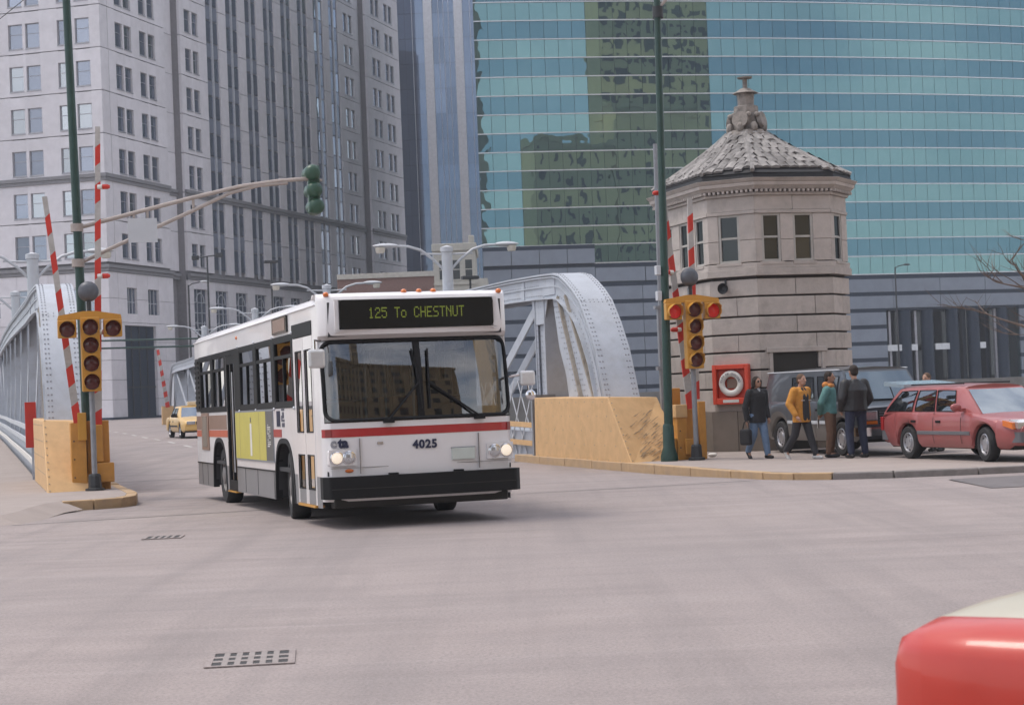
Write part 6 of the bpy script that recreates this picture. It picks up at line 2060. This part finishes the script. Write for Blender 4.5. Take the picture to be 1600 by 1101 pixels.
def blob(name, prims, mats, parent=None, voxel=.012, it=3):
    m = MB()
    for p in prims:
        if p[0] == 'c':
            _, a, ra, b, rb = p; a = Vector(a); b = Vector(b)
            k = 6
            pts = [a.lerp(b, i / k) for i in range(k + 1)]; m.tube(pts, [ra + (rb - ra) * i / k for i in range(k + 1)], 14)
            m.sphere(a, ra * .995, 14, 10); m.sphere(b, rb * .995, 14, 10)
        elif p[0] == 'l':                 # stack of ellipses, flat ends
            rows = [[(c[0] + rx * math.cos(2 * math.pi * k / 20), c[1] + ry * math.sin(2 * math.pi * k / 20), c[2]) for k in range(20)] for c, rx, ry in p[1]]
            m.grid(rows, 0, True, closed=True); m.add(rows[0], [list(range(20))[::-1]]); m.add(rows[-1], [list(range(20))])
        else:
            m.sphere(p[1], p[2], 18, 14)
    me = m.mesh(name, mats)
    o = bpy.data.objects.new('tmp', me); COL.objects.link(o)
    rm = o.modifiers.new('r', 'REMESH'); rm.mode = 'VOXEL'; rm.voxel_size = voxel; rm.use_smooth_shade = True
    sm_ = o.modifiers.new('s', 'SMOOTH'); sm_.factor = .5; sm_.iterations = it
    dg = bpy.context.evaluated_depsgraph_get()
    me2 = bpy.data.meshes.new_from_object(o.evaluated_get(dg)); me2.name = name
    bpy.data.objects.remove(o)
    me2.materials.clear()
    for mt in (mats if isinstance(mats, list) else [mats]): me2.materials.append(mt)
    return place(name, me2, parent)


def person(loc, rz, label, J, top, bottom, shoes, hair, skin, hair_kind='short', coat_len=.78, coat_w=1.0, inner=None, extra=None, top_r=1.0):
    """J: joints in local space, the person faces local -y"""
    jn = dict(pel=(0, 0, .95), ch=(0, 0, 1.30), nk=(0, .0, 1.47), hd=(0, -.02, 1.62), sl=(-.19, 0, 1.40), sr=(.19, 0, 1.40), el=(-.25, .03, 1.12), er=(.25, .03, 1.12), wl=(-.24, -.06, .87), wr=(.24, -.06, .87),
              hl=(-.09, 0, .92), hr=(.09, 0, .92), kl=(-.10, -.02, .50), kr=(.10, -.02, .50), al=(-.10, .03, .09), ar=(.10, .03, .09))
    jn.update(J)
    q = {k: Vector(v) for k, v in jn.items()}
    hd = q['hd']
    pr = [('c', q['pel'], .10, q['ch'], .105), ('c', q['ch'], .10, q['nk'], .055), ('c', q['nk'], .054, hd + Vector((0, .01, -.06)), .055),
          ('e', hd, (.076, .094, .112)), ('e', hd + Vector((0, -.03, -.065)), (.055, .062, .055)), ('c', hd + Vector((0, -.09, .01)), .011, hd + Vector((0, -.112, -.022)), .017),
          ('e', hd + Vector((-.078, .005, -.01)), (.012, .02, .03)), ('e', hd + Vector((.078, .005, -.01)), (.012, .02, .03)), ('e', hd + Vector((0, -.088, -.055)), (.026, .014, .010))]
    for s in 'lr':
        pr += [('c', q['nk'] - Vector((0, 0, .05)), .05, q['s' + s], .06), ('c', q['s' + s], .055, q['e' + s], .043), ('c', q['e' + s], .042, q['w' + s], .03),
               ('c', q['h' + s], .085, q['k' + s], .058), ('c', q['k' + s], .056, q['a' + s], .04), ('c', q['a' + s], .04, q['a' + s] + Vector((0, 0, -.035)) + Vector(J.get('f' + s, (0, -1, 0))).normalized() * .11, .028)]
        fa = (q['w' + s] - q['e' + s]).normalized(); sd = 1 if s == 'r' else -1
        ac = fa.cross(Vector((sd, 0, 0))); ac = ac.normalized() if ac.length > .1 else Vector((0, -1, 0))
        pc = q['w' + s] + fa * .05
        pr += [('c', q['w' + s], .028, pc + fa * .04, .032), ('c', pc - fa * .01 - ac * .0 + Vector((0, -.03, 0)), .012, pc + fa * .045 + Vector((-sd * .01, -.055, 0)), .010)]
        for kf, ln in enumerate((.07, .082, .076, .058)):
            o = Vector((0, -.027 + kf * .018, 0)); base = pc + fa * .05 + o
            pr += [('c', base, .010, base + fa * ln * .55 + Vector((-sd * .010, 0, 0)), .009), ('c', base + fa * ln * .55 + Vector((-sd * .010, 0, 0)), .009, base + fa * ln * .9 + Vector((-sd * .028, 0, 0)), .008)]
    body = blob('person', pr, [SK[skin]], None, .0085, 2)
    body.location = loc; body.rotation_euler = (0, 0, rz)
    tag(body, label, 'person')
    # trousers
    lg = [('c', q['pel'] - Vector((0, 0, .02)), .145, q['pel'] + Vector((0, 0, .08)), .14)]
    for s in 'lr': lg += [('c', q['h' + s], .108, q['k' + s], .082), ('c', q['k' + s], .082, q['a' + s] + Vector((0, 0, .02)), .066)]
    blob('trousers', lg, CL[bottom], body, .013)
    sh_ = []
    for s in 'lr':
        d = J.get('f' + s, (0, -1, -.0)); d = Vector(d).normalized()
        a = q['a' + s]
        sh_.append((a, d))
    for a, d in sh_: blob('shoe', [('c', a + Vector((0, 0, -.045)) - d * .05, .042, a + Vector((0, 0, -.05)) + d * .10, .044), ('c', a + Vector((0, 0, -.05)) + d * .10, .044, a + Vector((0, 0, -.056)) + d * .16, .033), ('c', a, .05, a - Vector((0, 0, .03)), .048)], CL[shoes], body, .011, 2)
    # coat or jacket
    mid = q['pel'].lerp(q['ch'], .5); hem = q['pel'] + Vector((0, 0, coat_len - .95))
    cw = coat_w
    lv = [(hem, .195 * cw, .15 * cw), (hem.lerp(mid, .5), .18 * cw, .142 * cw), (mid, .172 * cw, .14 * cw), (q['ch'], .192 * cw, .148 * cw), (q['ch'].lerp(q['nk'], .55), .20 * cw, .135), (q['nk'] - Vector((0, 0, .045)), .15, .11), (q['nk'] + Vector((0, .012, .015)), .078, .08)]
    ct = [('l', lv)]
    for s in 'lr': ct += [('c', q['nk'] - Vector((0, 0, .11)), .08, q['s' + s], .08 * top_r), ('c', q['s' + s], .086 * top_r, q['e' + s], .072 * top_r), ('c', q['e' + s], .072 * top_r, q['w' + s], .056 * top_r)]
    coat = blob('jacket', ct, CL[top], body, .013)
    if inner:
        ip = [('c', q['nk'] - Vector((0, .085, .03)), .035, q['ch'] + Vector((0, -.108 * coat_w, -.02)), .062), ('c', q['ch'] + Vector((0, -.108 * coat_w, -.02)), .062, hem + Vector((0, -.108 * coat_w, .07)), .065)]
        ip = [(k, a + Vector((dx, 0.012, 0)), ra, b + Vector((dx * 1.25, .012, 0)), rb) for k, a, ra, b, rb in ip for dx in (-.035, .035)]
        blob('shirt', ip, CL[inner], body, .012)
    # hair
    hp = [('e', hd + Vector((0, .022, .032)), (.088, .098, .098))]
    if hair_kind == 'bob': hp += [('e', hd + Vector((0, .045, -.03)), (.098, .075, .12)), ('c', hd + Vector((-.085, -.01, .03)), .03, hd + Vector((-.088, .0, -.09)), .03), ('c', hd + Vector((.085, -.01, .03)), .03, hd + Vector((.088, .0, -.09)), .03)]
    else: hp += [('e', hd + Vector((0, .045, -.02)), (.080, .068, .075))]
    hr = blob('hair', hp, CL[hair], body, .011, 2)
    e = MB()
    for sx in (-.031, .031): e.sphere(hd + Vector((sx, -.083, .012)), (.015, .012, .008), 8, 6)
    e.build('eyes', CL['hairb'], body)
    if extra: extra(body, q)
    return body


def face_to(b, a, tb, ta):              # heading so that local -y points from (b,a) towards (tb,ta) in the street frame
    d = W(tb, ta) - W(b, a); return math.atan2(d.x, -d.y)


# woman in black coat walking
def sunglasses(body, q):
    m = MB(); h = q['hd']
    for sx in (-.034, .034): m.sphere(h + Vector((sx, -.094, .012)), (.028, .012, .022), 10, 6)
    m.build('sunglasses', CL['black'], body)
    blob('scarf', [('c', q['nk'] + Vector((0, -.06, -.01)), .04, q['nk'] + Vector((0, -.11, -.13)), .03)], CL['grey'], body, .011, 2)
wz = .1
person(W(16.05, 36.3, wz), TB + R_(14), 'person in black coat, sunglasses and light blue jeans, walking with black bag', dict(al=(-.10, .24, .15), kl=(-.1, .04, .50), kr=(.09, -.10, .50), ar=(.10, -.16, .09), el=(-.27, .06, 1.1), wl=(-.27, .03, .84), er=(.26, .05, 1.1), wr=(.23, -.06, .88), fl=(0, -.6, -.8)), 'black', 'jean', 'shoe', 'hairb', 'skin2', 'bob', .76, 1.05, extra=sunglasses)
bag = tag(empty('shoulder_bag', W(16.05, 36.3, wz), TB + R_(14)), 'black shoulder bag hanging from the walking person in black coat', 'bag')
MB().box((-.40, -.16, .30), (-.27, .16, .64)).build('bag_body', CL['black'], bag, bevel=.05, seg=3)
m = MB(); m.tube([(-.33, -.12, .6), (-.31, -.07, .78), (-.30, .0, .81), (-.31, .07, .78), (-.33, .12, .6)], .013, 6); m.build('bag_handle', CL['black'], bag)
# man in orange jacket striding
def lapels(body, q):
    for s in (-1, 1): MB().box((s * .10 - .045, -.165, 1.20), (s * .10 + .045, -.15, 1.215)).build('pocket_flap', CL['white'], body)
person(W(16.45, 35.0, wz), TB + R_(22), 'person in orange jacket, dark trousers and white shoes striding past the van', dict(kl=(-.11, .10, .50), al=(-.13, .34, .17), kr=(.10, -.12, .50), ar=(.12, -.24, .09), fl=(0, -.55, -.85), el=(-.30, .05, 1.14), wl=(-.28, -.10, .92), er=(.27, .10, 1.14), wr=(.26, .05, .90), hd=(0, -.05, 1.63)), 'orange', 'dark', 'white', 'hairr', 'skin', 'short', .76, 1.10, inner='dark', extra=lapels, top_r=1.08)
# man in teal jacket, hands behind his back, facing the other man
def hood(body, q):
    blob('hood', [('c', q['nk'] + Vector((-.08, .05, .0)), .072, q['nk'] + Vector((.08, .05, .0)), .072), ('c', q['nk'] + Vector((-.08, -.05, -.02)), .06, q['nk'] + Vector((.08, -.05, -.02)), .06)], CL['hood'], body, .011)
    MB().box((-.08, .24, .62), (.06, .25, .84)).build('papers', CL['paper'], body)
person(W(17.14, 35.1, wz), face_to(17.14, 35.1, 17.9, 34.5), 'person in teal jacket with orange hood and brown trousers, hands behind back', dict(el=(-.27, .12, 1.13), wl=(-.08, .19, .93), er=(.27, .12, 1.13), wr=(.08, .19, .92), hd=(0, -.03, 1.66), nk=(0, 0, 1.50)), 'teal', 'brown', 'shoe', 'hairb', 'skin2', 'short', .90, 1.02, extra=hood)
# man in dark leather jacket seen from behind
person(W(17.33, 34.3, wz), face_to(17.36, 34.5, 17.1, 36.6), 'person in dark leather jacket and blue jeans seen from behind', dict(el=(-.31, .02, 1.13), wl=(-.24, -.12, .95), er=(.31, .02, 1.13), wr=(.24, -.12, .95), hl=(-.12, 0, .92), hr=(.12, 0, .92), kl=(-.15, -.02, .50), kr=(.15, -.02, .50), al=(-.16, .03, .09), ar=(.16, .03, .09), hd=(0, -.03, 1.66), nk=(0, 0, 1.50), sl=(-.21, 0, 1.42), sr=(.21, 0, 1.42)), 'leather', 'dkjean', 'shoe', 'hairb', 'skin', 'short', .90, 1.34, top_r=1.22).scale = (1.06, 1.06, 1.06)
# man in pale denim jacket behind the wagon's raised glass
person(W(19.75, 35.4, wz), face_to(19.75, 35.4, 18.2, 34.6), 'person in pale denim jacket leaning behind the open wagon tailgate', dict(ch=(0, -.10, 1.27), nk=(0, -.2, 1.42), hd=(0, -.28, 1.55), sl=(-.19, -.15, 1.36), sr=(.19, -.15, 1.36), el=(-.24, -.24, 1.10), wl=(-.18, -.42, 1.0), er=(.24, -.24, 1.10), wr=(.18, -.42, 1.0)), 'denimj', 'dkjean', 'shoe', 'hairr', 'skin', 'short', .9, 1.05)

# ================================================================ drain grates, litter
def grate(x0, y0, w, d, rz, nx, ny, label):
    r = tag(empty('drain_grate', (x0, y0, .010), rz), label, 'drain grate', 'cast iron drain grates in the road')
    M.setdefault('grate', mat('worn_cast_iron', (.27, .235, .222), .8, var=.12, scale=9))
    MB().box((0, 0, -.0065), (w, d, -.003)).build('pit', M['lens_black'], r)
    m = MB(); t = .045
    m.box((-t, -t, -.006), (w + t, 0, .001)); m.box((-t, d, -.006), (w + t, d + t, .001)); m.box((-t, 0, -.006), (0, d, .001)); m.box((w, 0, -.006), (w + t, d, .001)); m.build('frame', M['road'], r)
    for i in range(1, nx):
        x = w * i / nx; MB().box((x - .02, 0, -.003), (x + .02, d, .0005)).build('bar', M['grate'], r)
    for j in range(1, ny):
        y = d * j / ny; MB().box((0, y - .04, -.003), (w, y + .04, .0)).build('bar', M['grate'], r)
    return r


grate(-2.05, 12.18, .50, .58, R_(6), 6, 3, 'drain grate with three rows of square holes in the foreground road')
grate(-4.85, 24.1, .42, .42, R_(4), 5, 1, 'smaller looking drain grate further off in the road beside the bus')
for i, (x, y, z) in enumerate(((4.35, 41.2, .1), (8.0, 28.0, 0))):
    m = MB(); m.sphere((0, 0, .05), (.11, .07, .05), 7, 5)
    o = m.build('paper_scrap', M['white_paint'], None, (x, y, z)); tag(o, ['crumpled white paper scrap by the bridge house plinth', 'white paper scrap lying in the road near the wagon'][i], 'litter')

# cracks and sealed seams in the road
ck = MB(); rk = random.Random(21)


def crack(x, y, an, n, step, w, wob=.07):
    pts = [(x, y)]
    for k in range(n):
        an += rk.uniform(-wob, wob); x += math.cos(an) * step; y += math.sin(an) * step; pts.append((x, y))
    L_, R2 = [], []
    for i, p in enumerate(pts):
        a = Vector(pts[max(0, i - 1)]); b = Vector(pts[min(len(pts) - 1, i + 1)]); t = (b - a).normalized(); ww = w * rk.uniform(.4, 1.2) * (.15 if i in (0, n) else 1)
        z = gz(Vector((p[0], p[1], 0)).dot(AX)) + .003
        L_.append((p[0] - t.y * ww, p[1] + t.x * ww, z)); R2.append((p[0] + t.y * ww, p[1] - t.x * ww, z))
    ck.grid([L_, R2], 0, False)


for x, y, an, n, st, w in ((3.0, 19.5, .1, 12, .3, .006), (-6.2, 21.0, -.15, 14, .3, .006), (4.8, 26.0, .15, 18, .35, .010), (-8, 26.4, .05, 20, .3, .009)):
    crack(x, y, an, n, st, w)
tag(ck.build('road_cracks', mat('dark_crack_fill', (.17, .148, .142), .9)), kind='structure')

# ================================================================ bare tree at the edge of the picture
tree = tag(empty('bare_tree', (15.2, 46.0, .1)), 'bare leafless tree reaching thin branches into the picture edge', 'tree')
rt = random.Random(11)
tk, br = MB(), MB()
tk.tube([(0, 0, 0), (.05, 0, 1.2), (-.05, .05, 2.6), (.0, 0, 3.6)], [.2, .16, .13, .1], 9); tk.build('trunk', M['bark'], tree)


def limb(p, d, ln, r, depth):
    pts = [p]; q = p.copy(); dd = d.copy()
    for k in range(5):
        dd = (dd + Vector((rt.uniform(-.16, .16), rt.uniform(-.16, .16), rt.uniform(-.06, .12)))).normalized(); q = q + dd * ln / 5; pts.append(q.copy())
    br.tube(pts, [r * (1 - .7 * i / 5) for i in range(6)], 5 if depth > 1 else 4)
    if depth > 0:
        for k in range(4 if depth > 1 else 5):
            i = rt.randint(1, 5); nd = (dd + Vector((rt.uniform(-.9, .9), rt.uniform(-.9, .9), rt.uniform(-.3, .6)))).normalized()
            limb(pts[i], nd, ln * rt.uniform(.45, .65), r * .5, depth - 1)


for k in range(9):
    an = R_(40 * k + rt.uniform(-15, 15)); limb(Vector((0, 0, 2.2 + k * .17)), Vector((math.cos(an), math.sin(an), rt.uniform(.15, .75))).normalized(), rt.uniform(1.9, 2.7), .07, 3)
limb(Vector((0, 0, 2.9)), Vector((-.95, -.1, .28)).normalized(), 3.0, .075, 3); limb(Vector((0, 0, 2.4)), Vector((-.98, 0, .02)).normalized(), 2.5, .06, 3)
br.build('crown', M['bark'], tree)

# ================================================================ thin city haze
hz = MB().box((-520, -330, -7), (520, 460, 182)).build('haze', bpy.data.materials.new('city_haze'))
tag(hz, 'thin pale blue haze in the air over the street', 'haze', kind='stuff')
hm = hz.data.materials[0]; hm.use_nodes = True
hn = hm.node_tree; hn.nodes.clear()
ho = hn.nodes.new('ShaderNodeOutputMaterial'); hv = hn.nodes.new('ShaderNodeVolumePrincipled')
hv.inputs['Color'].default_value = (.86, .90, .98, 1); hv.inputs['Density'].default_value = .00045
hn.links.new(hv.outputs[0], ho.inputs['Volume'])
